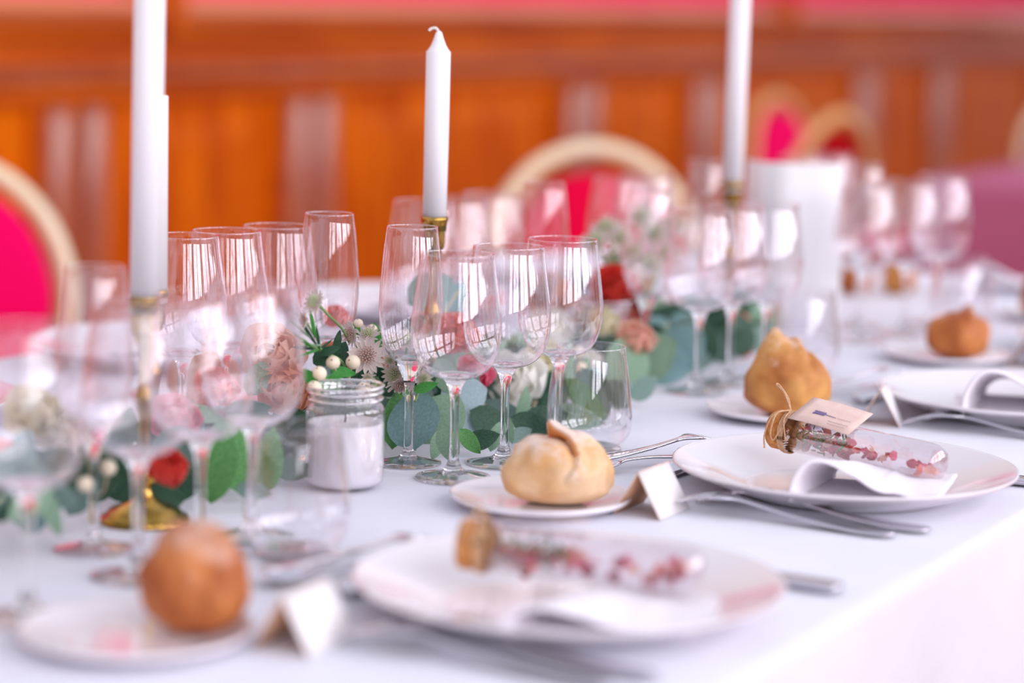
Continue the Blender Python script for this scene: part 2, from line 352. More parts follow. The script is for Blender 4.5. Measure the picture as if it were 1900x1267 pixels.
# ------------------------------------------------------------------ chairs
def chair(lbl, loc, rz, frame, pad, gap=0.012):
    c = thing('banquet_chair', lbl, 'chair', loc, rz)
    # back faces local -Y (towards the table), arch in XZ
    H = 0.895; W = 0.215; base = 0.47
    def arch(w_, top, k=22):
        pts = []
        for i in range(k + 1):
            a = PI * i / k; x = -w_ * math.cos(a); s = math.sin(a)
            pts.append((x, top - w_ * 1.15 * (1 - s ** 0.95)))
        return pts
    A = arch(W, H - 0.018); zlow = A[0][1]
    path = [(-W * 0.86, base)] + [(-W * 0.97, (base + zlow) / 2)] + A + [(W * 0.97, (base + zlow) / 2), (W * 0.86, base)]
    pts = [(x, 0.20 + (z - base) * 0.18, z) for x, z in path]
    v, f = tube(pts, 0.018, 10); ob('back_frame', mesh('back_frame', v, f, frame), c)
    wi = W - 0.018 - gap; B = arch(wi, H - 0.036 - gap * 1.4); out = [(-wi * 0.85, base + 0.03)] + B + [(wi * 0.85, base + 0.03)]
    n = len(out); v = []; f = []; cxp, czp = 0, 0.66
    for (th, s) in ((-0.008, 1.0), (-0.024, 0.97), (-0.032, 0.85), (-0.034, 0.4)):
        for (x, z) in out: v.append((x * s, 0.20 + (czp + (z - czp) * s - base) * 0.18 + th, czp + (z - czp) * s))
    for (th, s) in ((0.008, 1.0), (0.012, 0.95)):
        for (x, z) in out: v.append((x * s, 0.20 + (czp + (z - czp) * s - base) * 0.18 + th, czp + (z - czp) * s))
    for j in range(3):
        for i in range(n): f.append((j * n + i, j * n + (i + 1) % n, (j + 1) * n + (i + 1) % n, (j + 1) * n + i))
    f.append(tuple(3 * n + i for i in range(n)))
    for i in range(n): f.append((4 * n + i, 4 * n + (i + 1) % n, (i + 1) % n, i)); f.append((5 * n + i, 5 * n + (i + 1) % n, 4 * n + (i + 1) % n, 4 * n + i))
    f.append(tuple(5 * n + i for i in reversed(range(n))))
    ob('back_pad', mesh('back_pad', v, f, pad), c)
    P = [(0.2 * math.cos(a) * (1 + 0.1 * abs(math.sin(2 * a))), 0.2 * math.sin(a) * (1 + 0.1 * abs(math.sin(2 * a)))) for a in [2 * PI * k / 32 for k in range(32)]]
    v = []; f = []
    for (z, s) in ((0.41, 0.97), (0.43, 1.0), (0.455, 1.0), (0.475, 0.95), (0.485, 0.7)):
        for (x, y) in P: v.append((x * s, y * s, z))
    for j in range(4):
        for i in range(32): f.append((j * 32 + i, j * 32 + (i + 1) % 32, (j + 1) * 32 + (i + 1) % 32, (j + 1) * 32 + i))
    f.append(tuple(4 * 32 + i for i in range(32))); f.append(tuple(i for i in reversed(range(32))))
    ob('seat', mesh('seat', v, f, pad), c)
    for sx in (-1, 1):
        for sy in (-1, 1):
            v, f = tube([(sx * 0.17, sy * 0.17, 0.42), (sx * 0.19, sy * 0.2, 0.0)], 0.013, 8); ob('leg', mesh('leg', v, f, frame), c)
        v, f = tube([(sx * W * 0.86, 0.20, base), (sx * 0.17, 0.17, 0.42)], 0.016, 8); ob('back_joint', mesh('back_joint', v, f, frame), c)
    return c

# ------------------------------------------------------------------ tableware builders
def make_wine():
    t = thing('wine_glass', '-', 'wine glass')
    bp = spl2([(0.0085, 0.0895), (0.0215, 0.0925), (0.0325, 0.102), (0.0385, 0.118), (0.0398, 0.136), (0.0375, 0.158), (0.0345, 0.180), (0.0322, 0.199)], 4)
    prof = bp + [(0.0324, 0.1998), (0.0318, 0.2), (0.0312, 0.1995), (0.0314, 0.1985)]
    v, f = lathe(prof, 56); ob('bowl', mesh('wine_bowl', v, f, M['glass']), t)
    st = spl2([(0.0, 0.0930), (0.009, 0.0932), (0.0150, 0.0940), (0.0150, 0.0915), (0.0115, 0.0895), (0.0085, 0.086), (0.0052, 0.078), (0.0040, 0.066), (0.0037, 0.045), (0.0040, 0.025), (0.0058, 0.014), (0.0105, 0.0075), (0.0150, 0.005)], 3) + [(0.0, 0.0045)]
    v, f = lathe(st[::-1], 24); ob('stem', mesh('wine_stem', v, f, M['solid']), t)
    ft = [(0.0, 0.0012), (0.033, 0.0008), (0.0345, 0.0014), (0.0335, 0.0024), (0.022, 0.0036), (0.0115, 0.0062)]
    v, f = lathe(ft, 48); ob('foot', mesh('wine_foot', v, f, M['glass']), t)
    return t
def make_flute():
    t = thing('champagne_flute', '-', 'champagne flute')
    bp = spl2([(0.009, 0.092), (0.018, 0.098), (0.0250, 0.112), (0.0282, 0.132), (0.0287, 0.152), (0.0265, 0.185), (0.0230, 0.2155)], 4)
    prof = bp + [(0.0232, 0.2163), (0.0226, 0.2165), (0.0221, 0.2158), (0.0223, 0.2148)]
    v, f = lathe(prof, 48); ob('bowl', mesh('flute_bowl', v, f, M['glass']), t)
    st = spl2([(0.0, 0.0962), (0.008, 0.0966), (0.0135, 0.0982), (0.0130, 0.0950), (0.0105, 0.088), (0.006, 0.078), (0.0042, 0.068), (0.0040, 0.045), (0.0042, 0.02), (0.0055, 0.012), (0.009, 0.007), (0.013, 0.005)], 3) + [(0.0, 0.0045)]
    v, f = lathe(st[::-1], 24); ob('stem', mesh('flute_stem', v, f, M['solid']), t)
    ft = [(0.0, 0.0012), (0.0295, 0.0008), (0.031, 0.0014), (0.0300, 0.0024), (0.020, 0.0036), (0.0105, 0.0062)]
    v, f = lathe(ft, 48); ob('foot', mesh('flute_foot', v, f, M['glass']), t)
    return t
def make_tumbler():
    t = thing('water_tumbler', '-', 'tumbler')
    bp = spl2([(0.0, 0.006), (0.020, 0.006), (0.030, 0.008), (0.0385, 0.018), (0.0405, 0.032), (0.038, 0.06), (0.0325, 0.0995)], 4)
    v, f = lathe(bp + [(0.0326, 0.1002), (0.0320, 0.1005), (0.0315, 0.0998)], 56); ob('body', mesh('tumbler_body', v, f, M['glass']), t)
    v, f = lathe([(0.0, 0.0), (0.028, 0.0), (0.031, 0.001), (0.032, 0.0035), (0.029, 0.0055), (0.0, 0.0045)], 48); ob('thick_base', mesh('tumbler_base', v, f, M['glass']), t)
    return t
def plate(name, lbl, r, h, loc, group=None, mat_=None):
    p = [(0.0, 0.004), (r * 0.55, 0.004), (r * 0.60, 0.0045), (r * 0.74, h * 0.52), (r * 0.97, h - 0.0022), (r * 0.99, h - 0.0006), (r, h - 0.001), (r * 1.0, h - 0.003), (r * 0.97, h - 0.0055), (r * 0.76, h * 0.32), (r * 0.62, 0.0018), (r * 0.60, 0.0), (r * 0.55, 0.0), (r * 0.54, 0.0012), (0.0, 0.0012)]
    v, f = lathe(p[::-1], 96); me = mesh(name, v, f, mat_ or M['china']); o = ob(name, me, None, loc); return tag(o, lbl, 'plate', group)
def bread(lbl, loc, rz, rx, ry, h, m, peak=(0, 0), ph=0.0, cut=None, seed=0, lean=0.0, slash=None):
    nu, nv = (150, 100) if slash else (72, 44); v = []; f = []
    for j in range(nv + 1):
        ph_ = PI * j / nv
        for i in range(nu):
            a = 2 * PI * i / nu; sx = math.sin(ph_) * math.cos(a); sy = math.sin(ph_) * math.sin(a); sz = math.cos(ph_)
            sq = 0.86
            rr = max(1e-6, math.hypot(sx, sy)); k = (rr ** sq) / rr
            x, y = sx * k * rx, sy * k * ry
            z = h * 0.46 + (h * 0.54 * sz if sz > 0 else h * 0.46 * math.copysign(abs(sz) ** 0.62, sz))
            n1 = noise.noise((sx * 1.3 + seed, sy * 1.3, sz * 1.3)) * 0.006 + noise.noise((sx * 3.1, sy * 3.1 + seed, sz * 3.1)) * 0.0022
            x += sx * n1; y += sy * n1; z += max(0, sz) * n1
            if ph:
                d = math.hypot(x - peak[0], y - peak[1]); z += ph * math.exp(-(d / 0.013) ** 1.5) * (1 if sz > 0 else 0)
                z += ph * 0.5 * math.exp(-(d / 0.03) ** 2) * (1 if sz > 0 else 0)
            if cut and sz > -0.15:
                # slash: a curved line; one side springs up as an ear
                c0, dx, dy, Lc = cut
                u = (x - c0[0]) * dx + (y - c0[1]) * dy; w_ = -(x - c0[0]) * dy + (y - c0[1]) * dx + 0.25 * u * u / 0.03
                if abs(u) < Lc:
                    fade = (1 - (u / Lc) ** 2)
                    z += -0.0065 * fade * math.exp(-((w_ - 0.0035) / 0.0035) ** 2) * max(0.3, sz)
                    z += 0.006 * fade * math.exp(-((w_ + 0.004) / 0.006) ** 2)
            x += lean * max(0, z - h * 0.4)
            if slash and y < 0.012:
                best = 1e9; sd = 0; tt = 0
                for q in range(len(slash) - 1):
                    ax_, az_ = slash[q]; bx_, bz_ = slash[q + 1]; ex, ez = bx_ - ax_, bz_ - az_; l2 = ex * ex + ez * ez
                    t_ = max(0, min(1, ((x - ax_) * ex + (z - az_) * ez) / l2)); ddx, ddz = x - ax_ - t_ * ex, z - az_ - t_ * ez; d_ = math.hypot(ddx, ddz)
                    if d_ < best: best = d_; sd = 1 if (ex * ddz - ez * ddx) > 0 else -1; tt = (q + t_) / (len(slash) - 1)
                fd = (1 - tt) ** 0.55 * min(1, max(0, (0.012 - y) / 0.012)); nx_, ny_, nz_ = x / rx, y / ry, (z - h * 0.45) / h
                out = 0.0046 * fd * math.exp(-(best / 0.014) ** 2) if sd > 0 else -0.0050 * fd * math.exp(-(best / 0.0042) ** 2)
                nl = math.sqrt(nx_ * nx_ + ny_ * ny_ + nz_ * nz_) + 1e-6; x += nx_ / nl * out; y += ny_ / nl * out; z += nz_ / nl * out
            v.append((x, y, max(z, 0.0)))
    for j in range(nv):
        for i in range(nu): f.append((j * nu + i, (j + 1) * nu + i, (j + 1) * nu + (i + 1) % nu, j * nu + (i + 1) % nu))
    o = ob('bread_roll', mesh('bread_roll', v, f, m), None, loc, (0, 0, rz)); return tag(o, lbl, 'bread roll')
def strip(path, width, th=0.0016, nx=5, cup=0.0, mat_=None, name='strip'):
    """path: list of (s,z) centre line, width list; returns closed slab mesh along +X"""
    g = []
    for (s, z), w_ in zip(path, width):
        for k in range(nx):
            t = -1 + 2 * k / (nx - 1); g.append((s, t * w_, z + cup * (t * t) * w_))
    return slab(name, name, g, len(path), nx, th, mat_ or M['steel'])
def make_fork(L=0.205):
    t = thing('fork', '-', 'fork'); k = L / 0.205
    path = [(0.0, 0.0035), (0.01, 0.003), (0.04, 0.003), (0.09, 0.008), (0.12, 0.013), (0.135, 0.0155), (0.147, 0.0165), (0.157, 0.016)]
    wd = [0.004, 0.0095, 0.0085, 0.0045, 0.0032, 0.0045, 0.0115, 0.0125]
    P = spl([(a[0] * k, b * k, a[1] * k) for a, b in zip(path, wd)], 3)
    ob('handle', strip([(p.x, p.z) for p in P], [p.y for p in P], 0.0022, mat_=M['steel'], name='fork_handle'), t)
    tp = spl([(0.155 * k, 0, 0.0162 * k), (0.172 * k, 0, 0.0135 * k), (0.190 * k, 0, 0.0075 * k), (0.205 * k, 0, 0.0012)], 3)
    tm = strip([(p.x, p.z) for p in tp], [0.0017 * k * (1 - 0.5 * i / len(tp)) for i in range(len(tp))], 0.0018, 3, name='tine')
    for s in (-0.0102, -0.0034, 0.0034, 0.0102): ob('tine', tm, t, (0, s * k, 0))
    return t
def make_spoon(L=0.175):
    t = thing('dessert_spoon', '-', 'spoon'); k = L / 0.175
    P = spl([(0, 0.0045, 0.004), (0.008, 0.009, 0.0035), (0.03, 0.0075, 0.003), (0.08, 0.003, 0.008), (0.115, 0.0026, 0.009), (0.127, 0.0035, 0.0075)], 3)
    ob('handle', strip([(p.x * k, p.z * k) for p in P], [p.y * k for p in P], 0.0022, name='spoon_handle'), t)
    g = []; nu, nv = 12, 11
    for i in range(nu + 1):
        u = -1 + 2 * i / nu
        for j in range(nv):
            q = -1 + 2 * j / (nv - 1); x = 0.150 + 0.025 * u; y = 0.0165 * q * math.sqrt(max(0.02, 1 - u * u)) * (1 + 0.12 * u)
            d = (1 - u * u) * (1 - q * q); g.append((x * k, y * k, (0.0085 - 0.0065 * d) * k))
    ob('spoon_bowl', slab('spoon_bowl', 'spoon_bowl', g, nu + 1, nv, 0.0014, M['steel']), t); return t
def make_knife(L=0.23):
    t = thing('table_knife', '-', 'knife'); k = L / 0.23
    P = spl([(0, 0.006, 0.004), (0.006, 0.0085, 0.0045), (0.04, 0.0085, 0.0045), (0.09, 0.006, 0.0042), (0.105, 0.005, 0.004)], 3)
    ob('handle', strip([(p.x * k, p.z) for p in P], [p.y * k for p in P], 0.0055, name='knife_handle'), t)
    P = spl([(0.103, 0.005, 0.004), (0.112, 0.0088, 0.004), (0.17, 0.0100, 0.003), (0.215, 0.0085, 0.002), (0.23, 0.002, 0.002)], 3)
    ob('blade', strip([(p.x * k, p.z) for p in P], [p.y * k for p in P], 0.0014, name='knife_blade'), t); return t
def tent_card(lbl, loc, rz, L=0.062, w_=0.022, h=0.038):
    t = thing('place_card', lbl, 'place card', loc, rz)
    a = math.atan2(h, w_); sl = math.hypot(h, w_)
    for s in (-1, 1):
        g = [(x, s * w_ * (1 - q), h * q) for x in (-L / 2, 0, L / 2) for q in (0, 0.5, 1)]
        g2 = [(x, y + s * 0.0003, z) for x, y, z in g]
        ob('flap', slab('flap', 'card_flap', g, 3, 3, 0.0005, M['paper']), t)
        gi = [(x, y - s * 0.0007, z * 0.995) for x, y, z in g]
        ob('inner_lining', slab('lining', 'card_lining', gi, 3, 3, 0.0004, M['kraft']), t)
    return t
wine0, flute0, tumb0, fork0, spoon0, knife0 = make_wine(), make_flute(), make_tumbler(), make_fork(), make_spoon(0.135), make_knife()
used = set()
def put(src, loc, rz, label, group=None, rot=None):
    if src.name not in used:
        used.add(src.name); src.location = loc; src.rotation_euler = rot or (0, 0, rz); src['label'] = label
        if group: src['group'] = group
        return src
    return dup(src, loc, rz, label, group, rot)

# ------------------------------------------------------------------ glasses
G_N = 'wine glasses along the near side'; G_F = 'wine glasses along the far side'
for (x, y, l) in [
    (1.236, 1.045, 'blurred wine glass cut by the picture\'s left side, before the pink chair'),
    (1.369, 1.055, 'blurred wine glass just right of the thick white taper\'s base'),
    (1.449, 1.058, 'blurred wine glass over the red rose and green leaf'),
    (1.522, 1.062, 'blurred wine glass beside the jar candle, its bowl before peach petals'),
    (1.813, 1.050, 'sharp wine glass in front of the flute, leftmost of the middle trio'),
    (1.899, 1.047, 'sharp wine glass in the middle of the trio behind the pale bread roll'),
    (1.990, 1.040, 'sharp wine glass with the white rose behind, rightmost of the middle trio'),
    (2.378, 1.073, 'wine glass just behind the peaked bread roll, before the tall right candle'),
    (2.455, 1.069, 'wine glass between two others, its stem above the peaked roll\'s plate'),
    (2.497, 1.045, 'soft wine glass overlapping the lower left of the white menu card'),
    (2.875, 1.073, 'blurred wine glass right against the menu card\'s right edge'),
    (2.963, 1.047, 'blurred wine glass in the middle of the cluster right of the menu card'),
    (3.090, 1.048, 'blurred wine glass at the right end of the cluster before the rose cloth')]:
    put(wine0, (x, y, TZ), random.random() * 6, l, G_N)
for (x, y, l) in [
    (1.778, 1.319, 'wine glass on the far side, right next to the white taper'),
    (1.841, 1.316, 'wine glass on the far side, second from the white taper, against orange panelling'),
    (1.912, 1.308, 'wine glass on the far side touching the flute that stands before the panelling'),
    (2.252, 1.349, 'far wine glass partly behind the short sharp candle'),
    (2.318, 1.343, 'far wine glass just right of the short sharp candle'),
    (2.405, 1.350, 'far wine glass before the cream chair frame, left of a flute'),
    (2.715, 1.341, 'far wine glass in front of the crimson chair pad\'s right side'),
    (2.800, 1.345, 'far wine glass behind the white flower spray'),
    (3.303, 1.334, 'far wine glass peeping over the top of the menu card, left one'),
    (3.390, 1.325, 'far wine glass peeping over the top of the menu card, right one')]:
    put(wine0, (x, y, TZ), random.random() * 6, l, G_F)
for (x, y, l) in [
    (1.418, 1.134, 'blurred champagne flute left of the thick white taper'),
    (1.848, 1.118, 'sharp champagne flute just right of the jar candle and astrantia flowers'),
    (2.415, 1.155, 'soft champagne flute before the white flower spray and eucalyptus'),
    (3.000, 1.125, 'blurred champagne flute standing highest in the cluster right of the menu card'),
    (1.905, 1.244, 'sharp champagne flute standing alone before the orange panelling'),
    (2.397, 1.278, 'champagne flute in front of the crimson chair pad'),
    (2.880, 1.298, 'blurred champagne flute left of the tall right candle')]:
    put(flute0, (x, y, TZ), random.random() * 6, l, 'champagne flutes')
for (x, y, l) in [
    (1.492, 1.000, 'blurred water tumbler against the jar candle\'s left side'),
    (2.000, 1.012, 'sharp water tumbler behind the pale bread roll'),
    (2.568, 1.026, 'soft water tumbler below the menu card, behind the peaked roll'),
    (3.020, 0.991, 'blurred water tumbler behind the third bread roll')]:
    put(tumb0, (x, y, TZ), 0, l, 'water tumblers')

# ------------------------------------------------------------------ plates, bread
PL = 'white dinner plates'
for (x, y, l) in [(1.454, 0.748, 'large white plate out of focus, holding the nearest glass tube'),
                  (1.962, 0.742, 'large white plate carrying the sharp glass tube with paper tag'),
                  (2.455, 0.735, 'large white plate with a white napkin behind the second tent card'),
                  (2.950, 0.735, 'large white plate just below the small card at the right side')]:
    plate('dinner_plate', l, 0.150, 0.027, (x, y, TZ + 0.0005))
BP = TZ + 0.0005
for (x, y, l) in [(1.225, 0.945, 'small white plate under the brown blurred roll'), (1.752, 0.930, 'small white plate under the pale split roll'),
                  (2.282, 0.935, 'small white plate under the peaked golden roll'), (2.775, 0.925, 'small white plate under the third small roll'), (3.24, 0.925, 'small white plate under the roll cut by the picture\'s right side')]:
    plate('bread_plate', l, 0.076, 0.013, (x, y, BP))
BZ = BP + 0.0042
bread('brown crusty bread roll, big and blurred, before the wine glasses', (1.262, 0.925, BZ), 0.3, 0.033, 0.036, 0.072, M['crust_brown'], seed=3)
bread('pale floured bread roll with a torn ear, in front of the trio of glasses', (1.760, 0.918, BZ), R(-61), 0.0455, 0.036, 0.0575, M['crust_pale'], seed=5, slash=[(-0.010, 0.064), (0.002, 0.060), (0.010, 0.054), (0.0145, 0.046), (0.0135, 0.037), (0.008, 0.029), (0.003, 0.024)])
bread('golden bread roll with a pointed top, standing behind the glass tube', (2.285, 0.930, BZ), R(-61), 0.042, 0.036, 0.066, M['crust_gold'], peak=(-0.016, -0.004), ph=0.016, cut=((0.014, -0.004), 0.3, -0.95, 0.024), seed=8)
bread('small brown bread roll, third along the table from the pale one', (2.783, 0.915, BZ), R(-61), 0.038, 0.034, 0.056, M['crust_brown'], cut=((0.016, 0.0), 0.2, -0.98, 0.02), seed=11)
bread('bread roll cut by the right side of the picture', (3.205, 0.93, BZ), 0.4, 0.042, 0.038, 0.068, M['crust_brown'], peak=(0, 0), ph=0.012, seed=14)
# torn ear of the pale roll: a raised crust lip along the slash
roll = [o for o in S.objects if o.name.startswith('bread_roll')][1]
lip = spl([(-0.009, -0.006, 0.0700), (-0.004, -0.010, 0.0645), (0.004, -0.0155, 0.0610), (0.0105, -0.0215, 0.0555), (0.0145, -0.027, 0.0465)], 4)
root = spl([(-0.008, 0.002, 0.0560), (0.002, -0.004, 0.0560), (0.010, -0.010, 0.0540), (0.0165, -0.017, 0.0490), (0.018, -0.024, 0.0430)], 4)
back = spl([(-0.004, 0.010, 0.0600), (0.008, 0.006, 0.0575), (0.018, 0.000, 0.0530), (0.0245, -0.010, 0.0460), (0.0245, -0.020, 0.0390)], 4)
g = [tuple(a.lerp(b, q / 4) + Vector((0, 0, 0.0035 * math.sin(PI * q / 4)))) for a, b in zip(lip, back) for q in range(5)]
ob('crust_ear', slab('e', 'crust_ear', g, len(lip), 5, 0.0022, M['crust_pale']), roll)
g = [tuple(a.lerp(b, q / 3) + Vector((-0.0012, -0.0008, -0.001))) for a, b in zip(lip, root) for q in range(4)]
ob('torn_edge', slab('e', 'torn_edge', g, len(lip), 4, 0.0012, M['crumb']), roll)

# ------------------------------------------------------------------ napkins
def napkin(lbl, loc, rz, sc=1.0):
    """folded napkin: an arched tunnel fold then a long low flap; local X along the fold profile, Y along the tunnel"""
    prof = spl([(-0.045, 0, 0.000), (-0.044, 0, 0.018), (-0.034, 0, 0.033), (-0.018, 0, 0.035), (0.000, 0, 0.026), (0.022, 0, 0.015), (0.045, 0, 0.0075), (0.075, 0, 0.005), (0.098, 0, 0.0055)], 4)
    g = []; nv = 15
    for p in prof:
        for j in range(nv):
            t = j / (nv - 1); y = -0.055 + 0.115 * t
            s = 1 - 0.62 * t if p.x < 0.03 else 1 - 0.3 * t
            rp = 0.0010 * math.sin(p.x * 150 + t * 5) * (1 if p.x > 0 else 0.2) * (1 - t * 0.5)
            g.append((p.x + 0.03 * t * (1 - 1.0 * p.x / 0.12) - 0.02 * (1 - t) * max(0, p.x) / 0.1, y + 0.012 * math.sin(p.x * 28), max(0.0011, p.z * s + rp) + 0.001 * noise.noise((p.x * 60, t * 6, 2))))
    t = thing('napkin', lbl, 'napkin', loc, rz)
    ob('upper_fold', slab('a', 'napkin_upper', g, len(prof), nv, 0.0028, M['napkin']), t, sc=sc)
    g = []
    for i in range(14):
        for j in range(12):
            x = -0.030 + 0.085 * i / 13; y = -0.035 + 0.075 * j / 11
            g.append((x, y + 0.006 * math.sin(x * 30), 0.0 + 0.0012 * math.sin(x * 55 + y * 60)))
    ob('under_fold', slab('b', 'napkin_under', g, 14, 12, 0.003, M['napkin']), t, (0, 0, -0.0008), sc=sc)
    return t
NZ = TZ + 0.0095
napkin('white napkin folded into an arch under the sharp glass tube', (1.905, 0.722, NZ + 0.005), R(-66))
napkin('blurred white napkin lying flat on the nearest big plate', (1.420, 0.72, NZ), R(-70), (1.0, 1.0, 0.55))
napkin('white napkin humped on the plate behind the second tent card', (2.425, 0.745, NZ + 0.004), R(-60), 1.35)
napkin('white napkin on the plate near the small card at the right', (2.945, 0.735, NZ), R(-66), 1.1)

# ------------------------------------------------------------------ favour tubes
def favour(lbl, loc, rot, tagang, seed):
    """glass tube along local +X, cork at origin end; dried petals inside; jute bow and paper tag"""
    rnd = random.Random(seed)
    t = thing('favour_tube', lbl, 'party favour', loc, 0, 'corked glass tubes on the plates', rot)
    r = 0.0172; L = 0.160
    prof = [(r * 0.9, 0.0), (r, 0.001), (r, L - 0.014), (r * 0.95, L - 0.008), (r * 0.75, L - 0.002), (r * 0.4, L + 0.0005), (0.0, L + 0.001)]
    v, f = lathe(prof, 32); v = [(z, x, y) for x, y, z in v]; ob('glass_tube', mesh('glass_tube', v, f, M['tubeglass']), t)
    prof = [(0.0, -0.014), (0.0165, -0.014), (0.0178, -0.012), (0.0178, 0.0), (0.0160, 0.0015), (0.0155, 0.012), (0.0, 0.012)]
    v, f = lathe(prof, 28); v = [(z, x, y) for x, y, z in v]; ob('cork', mesh('tube_cork', v, f, M['cork']), t)
    pm = [petal_mesh('dried_petal', M['petal_' + c], 0.012, 0.010, 0.5) for c in ('rosepink', 'crimson', 'peach', 'coral')]
    for i in range(90):
        s = 0.016 + (rnd.random() ** 1.0) * (L - 0.028); a = rnd.random() * 6.28; q = r * 0.62 * rnd.random()
        if 0.075 < s < 0.13 and rnd.random() < 0.7: continue
        ob('dried_petal', pm[i % 4], t, (s, math.cos(a) * q, -0.004 + math.sin(a) * q * 0.6), (rnd.random() * 6, rnd.random() * 6, rnd.random() * 6), 0.9)
    v = []; f = []
    for i in range(110):
        s = 0.014 + rnd.random() * 0.05; a = rnd.random() * 6.28; q = r * 0.8 * rnd.random()
        p = Vector((s, math.cos(a) * q, math.sin(a) * q)); d = Vector((rnd.uniform(-1, 1), rnd.uniform(-1, 1), rnd.uniform(-1, 1))).normalized() * 0.003
        tube([p - d, p + d], 0.0008, 4, v, f)
    o = ob('dried_herb_bits', mesh('dried_herb_bits', v, f, M['leaf_green']), t); o['kind'] = 'stuff'
    v = []; f = []
    for k in range(4):          # wraps
        pts = [(0.001 + k * 0.0016, (r + 0.0018) * math.cos(a), (r + 0.0018) * math.sin(a)) for a in [2 * PI * i / 20 for i in range(21)]]
        tube(pts, 0.0009, 5, v, f)
    ob('twine_wrap', mesh('twine_wrap', v, f, M['twine']), t)
    K = Vector((0.003, 0.004, r + 0.003))
    loops = [[(0, 0, 0), (-0.012, 0.010, 0.010), (-0.024, 0.016, 0.013), (-0.026, 0.022, 0.010), (-0.012, 0.014, 0.004), (0, 0, 0)],
             [(0, 0, 0), (-0.004, -0.016, 0.004), (-0.006, -0.026, -0.010), (-0.004, -0.026, -0.018), (0.001, -0.018, -0.008), (0, 0, 0)],
             [(0, 0, 0), (-0.010, -0.012, 0.000), (-0.014, -0.024, -0.014), (-0.012, -0.030, -0.026)], [(0, 0, 0), (0.003, -0.016, -0.002), (0.008, -0.024, -0.018)]]
    for lp in loops:
        v, f = tube(spl([tuple(Vector(p) + K) for p in lp], 5), 0.00085, 5); ob('twine_loop', mesh('twine_loop', v, f, M['twine']), t)
    tg = ob('paper_tag', None, t, (0.010, 0.010, r + 0.004), (R(tagang[0]), R(tagang[1]), R(tagang[2])))
    gx = [(x, y, 0.0008 * math.sin(x * 60)) for x in [0.064 * i / 8 for i in range(9)] for y in (-0.020, -0.007, 0.007, 0.020)]
    ob('card', slab('tag', 'tag_card', gx, 9, 4, 0.0006, M['tagpaper']), tg)
    v = []; f = []
    tube([(0.028, -0.002, 0.0013), (0.040, -0.003, 0.0015)], 0.00035, 4, v, f)
    for k in range(7):
        s = 0.018 + 0.0018 * k
        for sg in (-1, 1): tube([(s, -0.002, 0.0014), (s - 0.0016, -0.002 + sg * 0.0026, 0.0014)], 0.0006, 4, v, f)
    ob('lavender_print', mesh('lavender_print', v, f, M['ink']), tg)
    v = []; f = []
    for (yy, x0, x1) in ((-0.003, 0.042, 0.056), (-0.010, 0.036, 0.058), (-0.014, 0.038, 0.056)):
        tube([(x0 + (x1 - x0) * i / 14, yy + 0.0006 * math.sin(i * 2.2), 0.0013) for i in range(15)], 0.0002, 3, v, f)
    ob('script_print', mesh('script_print', v, f, M['inkb']), tg)
    return t
def petal_mesh(name, m, L, W, cup, nu=7, nv=7, ruffle=0.06):
    v = []; f = []
    for i in range(nu):
        t = i / (nu - 1); wd = W * (math.sin(PI * (0.08 + 0.80 * t)) ** 0.7) * (1 if t < 0.85 else 0.92)
        for j in range(nv):
            s = -1 + 2 * j / (nv - 1)
            x = wd * s * 0.5; y = L * t * (1 - 0.10 * s * s * t); z = cup * W * 0.45 * s * s - cup * L * 0.42 * math.sin(t * PI * 0.9) + ruffle * L * t * t * math.sin(s * 5 + 1)
            v.append((x, y, z))
    for i in range(nu - 1):
        for j in range(nv - 1): f.append((i * nv + j, i * nv + j + 1, (i + 1) * nv + j + 1, (i + 1) * nv + j))
    return mesh(name, v, f, m)
favour('corked glass tube of dried petals with blush tag and twine bow, in focus', (2.0055, 0.8135, 0.7920), (R(20), R(3), R(-101)), (2, 2, -2), 3)
favour('blurred corked glass tube of dried petals on the nearest big plate', (1.4568, 0.8209, 0.7900), (R(-10), R(2), R(-75)), (0, -4, -3), 9)

# ------------------------------------------------------------------ place cards and cutlery
tent_card('white tent card between the pale roll and the sharp big plate', (1.790, 0.845, TZ + 0.0006), 0.0, L=0.058)
tent_card('white tent card behind the tag, open end showing tan lining', (2.318, 0.838, TZ + 0.0006), R(13), L=0.05)
tent_card('blurred white tent card beside the brown roll\'s plate', (1.287, 0.855, TZ + 0.0006), R(2), L=0.06)
tent_card('small blurred tent card at the right side of the picture', (2.80, 0.832, TZ + 0.0006), R(8), L=0.055)
CZ = TZ + 0.0006
put(fork0, (1.812, 0.640, CZ), R(91), 'dinner fork beside the sharp big plate, tines down, outer one', 'dinner forks')
put(fork0, (1.843, 0.622, CZ), R(88), 'dinner fork tucked against the sharp big plate\'s rim', 'dinner forks')
put(fork0, (1.302, 0.640, CZ), R(91), 'blurred dinner fork beside the nearest big plate, outer one', 'dinner forks')
put(fork0, (1.333, 0.622, CZ), R(88), 'blurred dinner fork against the nearest big plate\'s rim', 'dinner forks')
put(fork0, (2.318, 0.612, CZ), R(91), 'dinner fork before the napkin plate behind the tag, outer one', 'dinner forks')
put(fork0, (2.349, 0.60, CZ), R(88), 'dinner fork against the rim of the napkin plate behind the tag', 'dinner forks')
put(knife0, (2.085, 0.600, CZ), R(93), 'table knife at the right of the sharp big plate', 'table knives')
put(knife0, (1.612, 0.609, CZ), R(86), 'blurred table knife whose rounded handle ends near the cloth\'s edge', 'table knives')
fork1 = make_fork(0.165)
